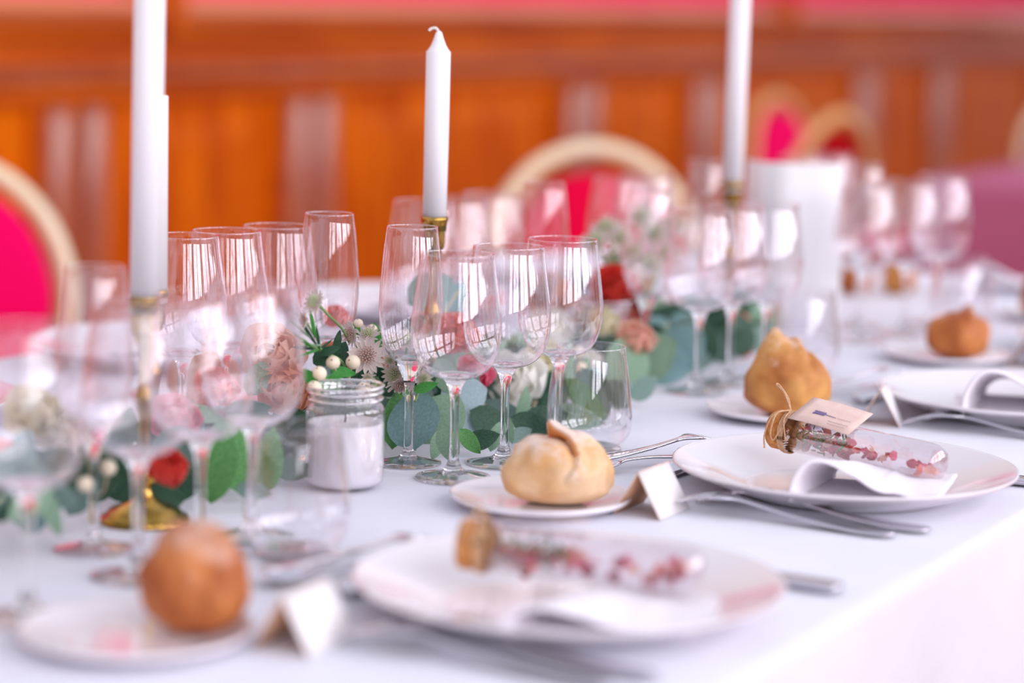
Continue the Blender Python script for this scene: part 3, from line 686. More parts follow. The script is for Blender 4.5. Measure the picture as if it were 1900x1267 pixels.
for i, (dx, d) in enumerate([(0.0, 'between the pale roll and the sharp big plate'), (-0.505, 'between the brown roll and the nearest big plate'), (0.505, 'behind the peaked roll\'s plate')]):
    put(spoon0, (2.014 + dx, 0.896, CZ + 0.006), R(151), 'dessert spoon lying ' + d, 'dessert spoons', (0, R(2), R(151)))
    put(fork1, (1.893 + dx, 0.962, CZ + 0.012), R(-28), 'dessert fork lying ' + d, 'dessert forks', (0, 0, R(-28)))
    put(knife0, (1.905 + dx, 0.900, CZ + 0.001), R(-3), 'dessert knife lying ' + d, 'dessert knives', (R(25), 0, R(-3)))

# ------------------------------------------------------------------ far side settings
for (x, d) in [(2.20, 'opposite the jar candle'), (2.70, 'opposite the trio of glasses'), (1.72, 'behind the blurred wine glasses'), (3.20, 'behind the coral roses')]:
    plate('dinner_plate', 'large white plate on the far side, ' + d, 0.150, 0.027, (x, 1.66, BP))
    napkin('white napkin on the far side plate, ' + d, (x + 0.03, 1.66, NZ), R(120), 1.1)
for (x, d) in [(1.99, 'seen through the blurred glasses'), (2.47, 'seen between the flutes'), (2.97, 'beyond the coral roses'), (3.40, 'beyond the menu card')]:
    plate('bread_plate', 'small white far side plate, ' + d, 0.076, 0.013, (x, 1.45, BP))
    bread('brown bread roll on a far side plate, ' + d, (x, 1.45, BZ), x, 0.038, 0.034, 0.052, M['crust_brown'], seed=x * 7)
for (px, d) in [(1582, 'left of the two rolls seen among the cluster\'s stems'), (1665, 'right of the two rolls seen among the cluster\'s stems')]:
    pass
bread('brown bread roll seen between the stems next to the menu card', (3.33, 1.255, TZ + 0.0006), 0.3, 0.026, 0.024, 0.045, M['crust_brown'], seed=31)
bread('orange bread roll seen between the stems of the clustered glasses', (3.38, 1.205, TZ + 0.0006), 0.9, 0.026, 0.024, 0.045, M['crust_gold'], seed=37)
napkin('white napkin standing at the table\'s end before the rose cloth', (3.50, 1.10, TZ + 0.002), R(-60), 1.3)

# ------------------------------------------------------------------ candles
def candle(lbl, base, L, tilt, r=0.0118, tip=True):
    prof = [(0, 0), (r, 0), (r, L), (r * 0.99, L + 0.001)]
    if tip: prof = [(0, 0), (r * 0.97, 0), (r, L * 0.5), (r, L), (r * 0.86, L + 0.0015), (r * 0.62, L + 0.006), (r * 0.42, L + 0.012), (r * 0.24, L + 0.0185), (0.0, L + 0.0205)]
    else: prof += [(r * 0.9, L + 0.0015), (0.0, L + 0.001)]
    t = thing('taper_candle', lbl, 'candle', base, 0, None, tilt)
    v, f = lathe(prof, 40); ob('wax', mesh('taper_wax', v, f, M['wax']), t)
    if tip:
        cr = Vector((-0.875, 0.484, 0)) * -1
        pts = [(0, 0, L + 0.016), (-0.0003, 0.0001, L + 0.021)]
        d = Vector((-0.48, 0.87, 0))
        pts = [Vector((0, 0, L + 0.014)), Vector((0, 0, L + 0.020)) + d * 0.001, Vector((0, 0, L + 0.0225)) + d * 0.0035, Vector((0, 0, L + 0.0215)) + d * 0.008, Vector((0, 0, L + 0.0195)) + d * 0.0095]
        v, f = tube(spl(pts, 4), 0.0014, 6); ob('wick', mesh('wick', v, f, M['wick']), t)
    else:
        v, f = tube([(0, 0, L), (0.0005, 0, L + 0.008)], 0.0008, 5); ob('wick', mesh('wick', v, f, M['darkwick']), t)
    return t
def candlestick(lbl, loc, H):
    t = thing('candlestick', lbl, 'candlestick', loc, 0)
    pb = [(0, 0), (0.036, 0), (0.0365, 0.002), (0.035, 0.005), (0.030, 0.0065), (0.0285, 0.010), (0.022, 0.013), (0.012, 0.017), (0.008, 0.022), (0.0, 0.0225)]
    v, f = lathe(pb, 48); ob('base', mesh('stick_base', v, f, M['brass']), t)
    h = H
    ps = spl2([(0.0075, 0.021), (0.0055, 0.028), (0.010, 0.034), (0.0055, 0.040), (0.0045, h * 0.4), (0.0060, h * 0.5), (0.0078, h * 0.55), (0.0055, h * 0.6), (0.0045, h * 0.75), (0.0075, h - 0.036), (0.0088, h - 0.030)], 4)
    v, f = lathe(ps, 28); ob('stem', mesh('stick_stem', v, f, M['brass']), t)
    pc = [(0, h - 0.031), (0.0095, h - 0.031), (0.0105, h - 0.026), (0.0108, h - 0.012), (0.0125, h - 0.007), (0.0134, h - 0.003), (0.0130, h), (0.0120, h), (0.0118, h - 0.014), (0, h - 0.014)]
    v, f = lathe(pc, 32); ob('candle_cup', mesh('candle_cup', v, f, M['brass']), t)
    return t
candlestick('brass candlestick with a round foot beside the red rose', (1.520, 1.165, TZ), 0.182)
candle('tall thick-looking white taper rising out of the picture at left', (1.520, 1.165, TZ + 0.170), 0.36, (0, R(1.2), 0.0), r=0.0122)
candlestick('brass candlestick hidden in the flowers under the short flat-topped candle', (1.669, 1.27, TZ), 0.165)
candle('shorter flat-topped white candle right behind the tall left taper', (1.669, 1.27, TZ + 0.153), 0.177, (0, 0, 0), r=0.0122, tip=False)
candlestick('brass candlestick behind the sharp flute', (2.008, 1.19, TZ), 0.210)
candle('white taper with an unlit curled wick in the picture\'s middle', (2.008, 1.19, TZ + 0.198), 0.170, (0, R(0.4), 0))
candlestick('brass candlestick left of the menu card', (2.722, 1.19, TZ), 0.204)
candle('tall white taper left of the menu card, its top out of view', (2.722, 1.19, TZ + 0.192), 0.30, (0, R(0.5), 0), r=0.0124)

# jars
def jar(lbl, loc, wx=0.060):
    t = thing('jar_candle', lbl, 'candle', loc)
    rb = 0.0335
    p = spl2([(0.0, 0.003), (0.026, 0.003), (0.0325, 0.006), (0.034, 0.012), (0.034, 0.04), (0.034, 0.066), (0.0325, 0.072), (0.0295, 0.0755), (0.0305, 0.079), (0.0298, 0.082), (0.0318, 0.0855), (0.0322, 0.089)], 4)
    v, f = lathe(p + [(0.0315, 0.0900), (0.030, 0.0888), (0.0285, 0.082)], 56); ob('glass_jar', mesh('glass_jar', v, f, M['glass']), t)
    for z, rr in ((0.0775, 0.0318), (0.0835, 0.0318), (0.0885, 0.0325)):
        pts = [(rr * math.cos(a), rr * math.sin(a), z + 0.0006 * a / PI) for a in [2 * PI * i / 40 for i in range(41)]]
        v, f = tube(pts, 0.0011, 6); ob('screw_thread', mesh('screw_thread', v, f, M['solid']), t)
    v, f = lathe([(0, 0.0035), (0.026, 0.0035), (0.0318, 0.0065), (0.0332, 0.012), (0.0333, wx - 0.002), (0.032, wx), (0.030, wx - 0.0012), (0.0, wx - 0.001)], 48); ob('wax', mesh('jar_wax', v, f, M['wax']), t)
    v, f = tube([(0, 0, wx - 0.001), (0.001, 0, wx + 0.006)], 0.0008, 5); ob('wick', mesh('wick', v, f, M['darkwick']), t)
jar('glass jar filled with white candle wax left of the sharp flute', (1.726, 1.108, TZ), 0.058)
jar('glass jar candle half hidden behind the sharp tumbler', (2.3982, 1.2000, TZ), 0.03)

# menu card
t = thing('menu_card', 'large blank white folded menu card standing on the table', 'menu card', (2.9200, 1.1580, 0.7535), R(-61.3 + 0))
h = 0.215
g = [(x, 0.012 * q + 0.004 * q * q, h * q) for x in (-0.062, -0.03, 0.005, 0.036) for q in (0, 0.25, 0.5, 0.75, 1)]
ob('front_leaf', slab('a', 'menu_leaf', g, 4, 5, 0.0008, M['menu']), t)
g = [(-0.062 - 0.024 * s, 0.055 * s + 0.012 * q + 0.004 * q * q, h * q) for s in (0, 0.33, 0.66, 1) for q in (0, 0.25, 0.5, 0.75, 1)]
ob('back_leaf', slab('b', 'menu_leaf_back', g, 4, 5, 0.0008, M['menu']), t)

# chairs
FACE = R(-61.3)
chair('cream framed chair with magenta pad at the picture\'s left', (2.938, 2.615, 0.0), R(-40), M['cream'], M['pink'])
chair('cream framed chair with crimson pad behind the middle of the table', (4.08, 1.995, 0.0), R(-48), M['cream'], M['crimson'], gap=0.02)
chair('narrow-looking chair with magenta pad turned sideways above the menu card', (6.977, 2.655, 0.0), R(-4), M['gold'], M['pink'])
chair('gold framed chair with dark red pad right of the sideways one', (6.085, 2.610, 0.0), R(172), M['gold'], M['darkred'])
chair('cream chair cut by the picture\'s right side behind the rose cloth', (8.333, 2.240, 0.0), R(-50), M['cream'], M['rosecloth'])

# ------------------------------------------------------------------ garland
def leaf_mesh(L, W, m, point=0.3, fold=0.18, curl=0.12, nu=9, name='leaf'):
    v = []; f = []
    for i in range(nu):
        t = i / (nu - 1); wd = W * 0.5 * (math.sin(PI * min(1, t ** 0.82)) ** (0.62 + 0.25 * point)) if 0 < t < 1 else 0.0006
        for s in (-1, -0.5, 0, 0.5, 1):
            v.append((wd * s, L * t, abs(s) * wd * fold - curl * L * t * t + 0.02 * L * math.sin(3 * t + 2 * s)))
    for i in range(nu - 1):
        for j in range(4): f.append((i * 5 + j, i * 5 + j + 1, (i + 1) * 5 + j + 1, (i + 1) * 5 + j))
    return mesh(name, v, f, m)
CAMX, CAMY, CAMZ = cx.copy(), cy.copy(), cz.copy()
def facing(rot, tx=0.0, ty=0.0):
    """orientation: blade roughly turned to the aisle side, long axis rotated by rot (deg, clockwise from up)"""
    base = Matrix((CAMX, CAMY, CAMZ)).transposed()
    return (base @ Euler((0, 0, R(-rot))).to_matrix() @ Euler((R(tx), R(ty), 0)).to_matrix()).to_euler()
LM = {}
def lm(kind, ar):
    k = (kind, ar)
    if k not in LM: LM[k] = leaf_mesh(1.0, ar, M['leaf_' + kind], point=0.2 if ar > 0.7 else 0.5, name='eucalyptus_leaf')
    return LM[k]
def sprig(name, lbl, cat, leaves, stems, smat='twig', group=None):
    o0 = Vector(stems[0][0]); o0.z = max(o0.z, TZ + 0.004); t = thing(name, lbl, cat, o0, 0, group)
    for s in stems:
        s = [(p[0], p[1], max(p[2], TZ + 0.004)) for p in s]
        pts = spl([tuple(Vector(p) - o0) for p in s], 5) if len(s) > 2 else [tuple(Vector(p) - o0) for p in s]
        v, f = tube(pts, 0.0013, 6); ob('stem', mesh('sprig_stem', v, f, M[smat]), t)
    for (p, L, ar, rot, kind) in leaves:
        e = facing(rot, random.uniform(-28, 22), random.uniform(-22, 22)); p = Vector(p) - o0
        # p is the leaf centre: move back half a length along its axis
        ax = e.to_matrix() @ Vector((0, 1, 0)); wx = e.to_matrix() @ Vector((1, 0, 0))
        low = o0.z + p.z - abs(ax.z) * L * 0.5 - abs(wx.z) * L * ar * 0.3 - 0.004
        if low < TZ: p.z += TZ + 0.001 - low
        ob('leaf', lm(kind, ar), t, p - ax * L * 0.5, e, L)
    return t
def rose(lbl, loc, r, kind, look=(0, 0), n=17, group=None, opened=1.0, name='rose'):
    e = facing(look[0], look[1] - 90, 0) if True else None
    t = thing(name, lbl, 'flower', loc, 0, group); t.rotation_mode = 'XYZ'
    # local +Z of the flower points towards the viewer side / up
    base = Matrix((CAMX, CAMY, CAMZ)).transposed() @ Euler((R(look[1]), R(look[0]), 0)).to_matrix()
    t.rotation_euler = base.to_euler()
    pm = petal_mesh('petal', M['petal_' + kind], 1.0, 1.5 if n < 15 else 1.35, 0.62, ruffle=0.0 if kind in ('white', 'cream') else 0.03)
    for i in range(n):
        q = (i + 0.5) / n; a = i * 137.5; tilt = 99 - 74 * opened * q ** 0.95; s = r * (0.62 + 0.42 * q)
        rad = r * (0.02 + 0.16 * q)
        m_ = Euler((0, 0, R(a))).to_matrix() @ Euler((R(tilt), 0, 0)).to_matrix()
        off = Euler((0, 0, R(a))).to_matrix() @ Vector((0, rad, -r * 0.55 + r * 0.30 * (1 - q)))
        ob('petal', pm, t, off, m_.to_euler(), s * 1.05)
    v, f = lathe([(0, -r * 0.85), (r * 0.16, -r * 0.8), (r * 0.22, -r * 0.66), (r * 0.1, -r * 0.5), (0, -r * 0.5)], 14)
    ob('calyx', mesh('calyx', v, f, M['leaf_bright']), t)
    return t
BR = petal_mesh('bract', M['bract'], 1.0, 0.30, 0.35, nu=6, nv=3, ruffle=0.0)
def uvball(c, r, v, f, n=6, m=4):
    b = len(v)
    for j in range(m + 1):
        for i in range(n):
            a = 2 * PI * i / n; p = PI * j / m; v.append((c[0] + r * math.sin(p) * math.cos(a), c[1] + r * math.sin(p) * math.sin(a), c[2] + r * math.cos(p)))
    for j in range(m):
        for i in range(n): f.append((b + j * n + i, b + (j + 1) * n + i, b + (j + 1) * n + (i + 1) % n, b + j * n + (i + 1) % n))
def florets(m):
    v = []; f = []
    for i in range(46):
        q = math.sqrt((i + 0.5) / 46); a = i * 2.39996; h = 0.42 * math.sqrt(max(0, 1 - q * q * 0.8)) + 0.05 * random.random()
        c = (q * 0.5 * math.cos(a), q * 0.5 * math.sin(a), h); uvball(c, 0.055, v, f, 5, 3)
        tube([(c[0] * 0.4, c[1] * 0.4, 0), c], 0.018, 3, v, f, cap=False)
    return mesh('floret_cluster', v, f, m)
FL = [florets(M['floret']), florets(M['floretg'])]
def astrantia(lbl, loc, r, look, green=0, stem=None, n=17):
    base = (Matrix((CAMX, CAMY, CAMZ)).transposed() @ Euler((R(look[1]), R(look[0]), 0)).to_matrix())
    t = thing('astrantia_flower', lbl, 'flower', loc, 0, None, base.to_euler())
    for i in range(n):
        a = 360 * i / n + random.uniform(-4, 4); m_ = Euler((0, 0, R(a))).to_matrix() @ Euler((R(12 + random.uniform(-8, 8)), 0, 0)).to_matrix()
        ob('bract', BR, t, (0, 0, 0), m_.to_euler(), r * random.uniform(0.92, 1.05))
    o = ob('floret_cluster', FL[green], t, sc=r * 0.95); o['kind'] = 'stuff'
    if stem:
        inv = base.inverted(); pts = [inv @ (Vector(p) - Vector(loc)) for p in [loc] + stem]
        v, f = tube(spl(pts, 5), 0.0012, 6); ob('stem', mesh('flower_stem', v, f, M['stem']), t)
    return t
v = []; f = []; uvball((0, 0, 0), 1, v, f, 20, 14); BERRY = mesh('berry', v, f, M['berry'])
v = []; f = []; uvball((0, 0, 0), 1, v, f, 6, 4); TIP = mesh('berry_tip', v, f, M['tip'])
def berries(lbl, pts, root, leaves=()):
    o0 = Vector(root); o0.z = max(o0.z, TZ + 0.004); t = thing('snowberry_sprig', lbl, 'berries', o0, 0)
    for (p, r) in pts:
        p = Vector(p) - o0; b = ob('berry', BERRY, t, p, (0, 0, 0), (r, r, r * 0.96))
        d = (-CAMX * 0.35 + CAMY * 0.55 + CAMZ * 0.75).normalized(); d.rotate(Euler((random.uniform(-.5, .5), random.uniform(-.5, .5), 0)))
        ob('berry_tip', TIP, b, d * 0.97, (0, 0, 0), 0.12)
        v, f = tube([tuple(p), tuple(p * 0.5 + Vector((0, 0, -0.006))), (0, 0, 0)], 0.0009, 5); ob('stem', mesh('berry_stem', v, f, M['twig']), t)
    for (p, L, ar, rot, kind) in leaves:
        e = facing(rot, random.uniform(-25, 25), random.uniform(-30, 30)); p = Vector(p) - o0; ax = e.to_matrix() @ Vector((0, 1, 0))
        ob('leaf', lm(kind, ar), t, p - ax * L * 0.5, e, L)
    return t

J = []
# the mass between the jar candle and the tumbler
sprig('eucalyptus_sprig', 'broad blue-green eucalyptus leaves behind the sharp flute\'s stem', 'greenery', [
 ((1.8863, 1.1550, 0.7835), 0.0625, .42, 8, 'green'), ((1.8788, 1.1308, 0.7700), 0.0635, .85, -12, 'teal'), ((1.9078, 1.1192, 0.7700), 0.0601, .8, 28, 'sage'), ((1.9557, 1.1900, 0.7887), 0.0491, .75, -20, 'teal'),
 ((2.0252, 1.2000, 0.7804), 0.0489, .8, 10, 'teal'), ((1.9512, 1.1400, 0.8162), 0.0449, .55, 150, 'sage'), ((1.9153, 1.2000, 0.7932), 0.0357, .6, 60, 'deep'), ((1.9930, 1.1532, 0.7700), 0.0625, .75, 40, 'grey')],
 [[(1.9169, 1.1700, 0.7403), (1.9821, 1.1800, 0.7661), (2.0602, 1.1900, 0.7974)]])
sprig('eucalyptus_sprig', 'small pale blue eucalyptus leaves around the leftmost trio glass\'s stem', 'greenery', [
 ((1.9694, 1.1300, 0.7967), 0.0503, .85, 70, 'pale'), ((1.9517, 1.1115, 0.7700), 0.0336, .8, 95, 'pale'), ((1.8381, 1.0700, 0.7667), 0.0386, .6, 160, 'sage'), ((1.8862, 1.0755, 0.7700), 0.0305, .5, 140, 'green'), ((1.9184, 1.1200, 0.7857), 0.0181, .4, 15, 'bright'),
 ((2.1205, 1.1900, 0.7897), 0.0659, .3, 40, 'deep'), ((1.8550, 1.0913, 0.7700), 0.0293, .5, 200, 'sage'), ((2.0414, 1.1600, 0.7715), 0.0372, .7, 20, 'teal')],
 [[(1.9294, 1.1300, 0.7378), (1.9756, 1.1400, 0.7660), (2.0794, 1.1700, 0.7969)]])
sprig('eucalyptus_sprig', 'dark eucalyptus leaves with pale cord-like stalks above the split roll', 'greenery', [
 ((2.1220, 1.1903, 0.7700), 0.0605, .7, 10, 'dark'), ((1.9630, 1.0962, 0.7700), 0.0484, .6, 120, 'dark'), ((1.9093, 1.0757, 0.7700), 0.0347, .6, 80, 'dark'), ((2.0463, 1.1323, 0.7700), 0.0502, .5, 100, 'grey'), ((1.9230, 1.0700, 0.7610), 0.0309, .42, 15, 'sage'), ((1.9482, 1.0700, 0.7694), 0.0332, .35, 172, 'sage'), ((1.9946, 1.1165, 0.7700), 0.0259, .28, -35, 'pale'), ((2.0201, 1.0700, 0.7619), 0.0517, .6, 70, 'dark')],
 [[(2.0109, 1.1500, 0.7800), (2.0450, 1.1500, 0.7769), (2.0944, 1.1500, 0.7740)], [(2.0248, 1.1500, 0.7514), (2.0682, 1.1500, 0.7444), (2.1710, 1.1500, 0.7337)]])
sprig('eucalyptus_sprig', 'upright sage eucalyptus leaves just left of the sharp tumbler', 'greenery', [
 ((2.0516, 1.1100, 0.7754), 0.0411, .36, 8, 'sage'), ((2.1393, 1.1403, 0.7700), 0.0603, .6, 60, 'dark'), ((2.2178, 1.1700, 0.7793), 0.0509, .5, 30, 'grey'), ((1.9958, 1.0700, 0.7696), 0.0461, .5, 110, 'dark'), ((2.0922, 1.0968, 0.7700), 0.0481, .5, 20, 'dark'), ((1.9718, 1.0700, 0.7586), 0.0305, .5, 60, 'grey')],
 [[(2.1298, 1.1400, 0.7214), (2.1222, 1.1400, 0.7558), (2.1680, 1.1500, 0.7876)]])
sprig('eucalyptus_sprig', 'drooping green leaves seen through the sharp tumbler', 'greenery', [
 ((2.1594, 1.1200, 0.7721), 0.0824, .2, 12, 'sage'), ((2.0785, 1.0700, 0.7586), 0.0635, .42, 100, 'sage'), ((2.1057, 1.0700, 0.7492), 0.0588, .42, 130, 'green'), ((2.1292, 1.0737, 0.7700), 0.0593, .5, 160, 'dark'), ((2.2380, 1.1216, 0.7700), 0.0395, .5, 140, 'teal'), ((2.1811, 1.0700, 0.7521), 0.0395, .5, 140, 'dark'), ((2.1448, 1.0700, 0.7490), 0.0434, .45, 170, 'dark'), ((2.2274, 1.1400, 0.7810), 0.0508, .4, 170, 'grey'), ((2.2321, 1.1010, 0.7700), 0.0449, .5, 20, 'sage')],
 [[(2.2086, 1.1400, 0.7891), (2.2154, 1.1300, 0.7607), (2.2479, 1.1200, 0.7228)]])
sprig('eucalyptus_sprig', 'round sage leaf pair right of the sharp tumbler', 'greenery', [
 ((2.3218, 1.1295, 0.7700), 0.0669, .75, 25, 'sage'), ((2.3756, 1.1300, 0.7799), 0.0663, .9, 60, 'sage'), ((2.4039, 1.1250, 0.7600), 0.0628, .8, 100, 'teal'), ((2.5342, 1.2000, 0.7966), 0.0441, .6, 80, 'teal'), ((2.2512, 1.0760, 0.7700), 0.0394, .6, 60, 'grey'), ((2.1826, 1.0700, 0.7658), 0.0362, .6, 20, 'grey')],
 [[(2.3653, 1.1400, 0.7394), (2.4111, 1.1500, 0.7688), (2.5282, 1.1800, 0.8022)]])
sprig('eucalyptus_sprig', 'round grey-blue leaves behind the foot of the wine glass near the peaked roll', 'greenery', [
 ((2.4083, 1.1250, 0.7564), 0.0419, .9, 120, 'pale'), ((2.4549, 1.1250, 0.7596), 0.0577, .9, 40, 'teal'), ((2.5305, 1.1800, 0.7734), 0.0502, .8, 80, 'grey'), ((2.5884, 1.1790, 0.7700), 0.0543, .8, 30, 'grey'), ((2.6091, 1.2000, 0.7917), 0.0483, .6, 70, 'teal'), ((2.5007, 1.1250, 0.7695), 0.0554, .8, 10, 'dark'), ((2.4885, 1.1250, 0.7399), 0.0430, .7, 100, 'grey'), ((2.4874, 1.1698, 0.7700), 0.0433, .7, 10, 'dark')],
 [[(2.4559, 1.1500, 0.7323), (2.5545, 1.1700, 0.7620), (2.6259, 1.1900, 0.7908)]])
sprig('eucalyptus_sprig', 'dark green round leaves among the three stems near the peaked roll', 'greenery', [
 ((2.6088, 1.1533, 0.7700), 0.0544, .8, 30, 'dark'), ((2.6117, 1.1250, 0.7626), 0.0574, .7, 0, 'dark'), ((2.5710, 1.1250, 0.7451), 0.0536, .8, 70, 'dark'), ((2.6959, 1.2000, 0.7824), 0.0397, .7, 0, 'grey'), ((2.7464, 1.1871, 0.7700), 0.0469, .4, 20, 'green'), ((2.6506, 1.1250, 0.7416), 0.0452, .7, 60, 'grey'), ((2.5256, 1.1250, 0.7413), 0.0435, .7, 150, 'grey'), ((2.6563, 1.1250, 0.7671), 0.0388, .6, 10, 'dark')],
 [[(2.5816, 1.1600, 0.7210), (2.6802, 1.1700, 0.7470), (2.7841, 1.1800, 0.7678)]])
sprig('eucalyptus_sprig', 'dusky eucalyptus behind the sharp flute, high in the flowers', 'greenery', [
 ((2.1054, 1.2500, 0.8748), 0.0550, .75, 60, 'grey'), ((2.1551, 1.2500, 0.8588), 0.0448, .8, 20, 'teal'), ((2.0581, 1.2400, 0.8475), 0.0324, .5, 60, 'dark'), ((2.0766, 1.2000, 0.8151), 0.0595, .4, 85, 'sage'), ((2.0749, 1.2000, 0.8044), 0.0378, .5, 110, 'pale'), ((2.1370, 1.2000, 0.8146), 0.0497, .4, 60, 'sage'), ((2.3869, 1.2200, 0.8078), 0.0482, .5, 80, 'dark'), ((2.4524, 1.2400, 0.8113), 0.0556, .4, 100, 'green')],
 [[(2.0488, 1.2400, 0.8158), (2.1006, 1.2400, 0.8429), (2.1430, 1.2400, 0.8720)], [(2.3359, 1.2200, 0.7954), (2.4061, 1.2300, 0.8109), (2.4796, 1.2400, 0.8147)]])
sprig('eucalyptus_sprig', 'narrow fresh green leaves above the jar candle', 'greenery', [
 ((1.7922, 1.1600, 0.8660), 0.0230, .32, 12, 'deep'), ((1.7681, 1.1600, 0.8544), 0.0190, .8, 60, 'deep'), ((1.7652, 1.1500, 0.8437), 0.0171, .8, 70, 'teal'), ((1.7365, 1.1400, 0.8378), 0.0234, .6, 30, 'bright'), ((1.8098, 1.1600, 0.8371), 0.0387, .4, 110, 'deep'), ((1.8575, 1.1700, 0.8252), 0.0297, .6, 150, 'deep'), ((1.7708, 1.1500, 0.8300), 0.0333, .5, 100, 'deep'), ((1.8910, 1.1800, 0.8580), 0.0301, .3, 165, 'bright'), ((1.8555, 1.1800, 0.8685), 0.0168, .4, 170, 'bright'), ((1.8801, 1.1200, 0.8182), 0.0247, .4, 75, 'bright'), ((1.9064, 1.1300, 0.8203), 0.0200, .4, 40, 'deep'), ((1.8605, 1.1600, 0.8148), 0.0297, .5, 80, 'dark'), ((1.8215, 1.1700, 0.8125), 0.0439, .6, 90, 'dark'), ((1.9030, 1.1700, 0.8133), 0.0302, .6, 40, 'dark'), ((1.9325, 1.1800, 0.8198), 0.0306, .5, 60, 'dark')],
 [[(1.7416, 1.1500, 0.8704), (1.7588, 1.1500, 0.8612), (1.7851, 1.1500, 0.8499), (1.7989, 1.1500, 0.8273)], [(1.8781, 1.1300, 0.8039), (1.8873, 1.1300, 0.8152), (1.9064, 1.1300, 0.8229)]], 'stem')
sprig('rosemary_sprig', 'spiky rosemary-like sprig pointing left above the white berries', 'greenery', [
 ((1.7304, 1.1500, 0.8820), 0.0280, .12, -30, 'deep'), ((1.7369, 1.1500, 0.8898), 0.0299, .12, -15, 'bright'), ((1.7221, 1.1500, 0.8764), 0.0279, .12, -60, 'bright'), ((1.7206, 1.1500, 0.8704), 0.0260, .12, -80, 'deep'), ((1.7291, 1.1500, 0.8647), 0.0233, .12, -110, 'bright'), ((1.7456, 1.1500, 0.8770), 0.0282, .1, -5, 'deep'), ((1.7186, 1.1500, 0.8861), 0.0260, .1, -50, 'sage'), ((1.7331, 1.1500, 0.8713), 0.0233, .1, -95, 'sage'), ((1.7561, 1.1500, 0.8677), 0.0236, .12, 60, 'deep')],
 [[(1.7205, 1.1500, 0.8766), (1.7416, 1.1500, 0.8680), (1.7980, 1.1600, 0.8474)]], 'stem')
sprig('eucalyptus_sprig', 'deep shadowy leaves between the white berries and the astrantias', 'greenery', [  # very dark leaf green stands in for shade behind the berries
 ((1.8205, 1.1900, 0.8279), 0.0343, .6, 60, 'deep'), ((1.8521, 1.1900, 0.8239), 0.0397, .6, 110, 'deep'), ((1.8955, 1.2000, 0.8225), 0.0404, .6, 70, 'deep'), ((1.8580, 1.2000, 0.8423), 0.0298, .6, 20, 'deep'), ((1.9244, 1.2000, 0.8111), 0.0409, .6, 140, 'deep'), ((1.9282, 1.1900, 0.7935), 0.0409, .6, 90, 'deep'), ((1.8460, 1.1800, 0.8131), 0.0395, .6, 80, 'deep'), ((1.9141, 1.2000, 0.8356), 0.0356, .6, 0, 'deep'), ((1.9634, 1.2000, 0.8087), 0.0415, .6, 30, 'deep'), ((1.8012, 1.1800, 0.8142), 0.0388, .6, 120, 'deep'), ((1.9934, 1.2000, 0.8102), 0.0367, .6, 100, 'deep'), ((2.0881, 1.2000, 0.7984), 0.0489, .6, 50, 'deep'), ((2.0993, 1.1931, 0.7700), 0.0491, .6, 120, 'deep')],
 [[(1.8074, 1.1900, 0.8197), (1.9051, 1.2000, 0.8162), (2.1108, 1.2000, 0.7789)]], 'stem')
# left, blurred
sprig('eucalyptus_sprig', 'blurred broad green leaf pair right of the red rose', 'greenery', [
 ((1.5855, 1.1400, 0.7892), 0.0638, .55, 5, 'green'), ((1.6262, 1.1500, 0.7724), 0.0674, .5, -8, 'green'), ((1.6420, 1.1300, 0.7781), 0.0563, .5, 10, 'green'), ((1.6282, 1.1600, 0.8098), 0.0450, .6, 60, 'sage'), ((1.6798, 1.1800, 0.8164), 0.0462, .5, 80, 'dark'), ((1.6489, 1.2000, 0.8173), 0.0412, .4, 90, 'sage'), ((1.5984, 1.1141, 0.7700), 0.0308, .5, 100, 'grey')],
 [[(1.5821, 1.1400, 0.7607), (1.6261, 1.1500, 0.7838), (1.6793, 1.1600, 0.8069)]])
sprig('eucalyptus_sprig', 'blurred grey eucalyptus leaves at the left end of the flower garland', 'greenery', [
 ((1.3568, 1.1600, 0.8176), 0.0595, .7, 40, 'grey'), ((1.3663, 1.1400, 0.8083), 0.0595, .5, 120, 'grey'), ((1.3361, 1.1500, 0.8021), 0.0471, .6, 80, 'dark'), ((1.3422, 1.1300, 0.8036), 0.0431, .5, 60, 'sage'), ((1.4153, 1.1600, 0.8121), 0.0531, .6, 100, 'dark'), ((1.4253, 1.1500, 0.7971), 0.0492, .5, 30, 'grey'), ((1.3865, 1.1800, 0.8268), 0.0405, .7, 10, 'teal'), ((1.3633, 1.1300, 0.7918), 0.0396, .35, 160, 'sage'), ((1.3360, 1.1600, 0.8129), 0.0472, .7, 10, 'grey')],
 [[(1.3128, 1.1500, 0.8022), (1.3661, 1.1500, 0.8091), (1.4475, 1.1600, 0.8112)]])
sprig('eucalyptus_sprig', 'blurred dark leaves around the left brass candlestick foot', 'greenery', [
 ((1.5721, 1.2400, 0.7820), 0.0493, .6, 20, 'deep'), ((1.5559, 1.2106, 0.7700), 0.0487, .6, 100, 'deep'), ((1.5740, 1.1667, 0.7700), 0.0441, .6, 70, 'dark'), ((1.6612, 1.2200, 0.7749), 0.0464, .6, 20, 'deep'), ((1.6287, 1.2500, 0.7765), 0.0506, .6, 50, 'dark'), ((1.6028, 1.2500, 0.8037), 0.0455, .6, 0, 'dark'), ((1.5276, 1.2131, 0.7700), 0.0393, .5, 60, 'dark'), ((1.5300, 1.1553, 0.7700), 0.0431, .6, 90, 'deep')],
 [[(1.5740, 1.2500, 0.7484), (1.6251, 1.2500, 0.7677), (1.6884, 1.2400, 0.7731)]])
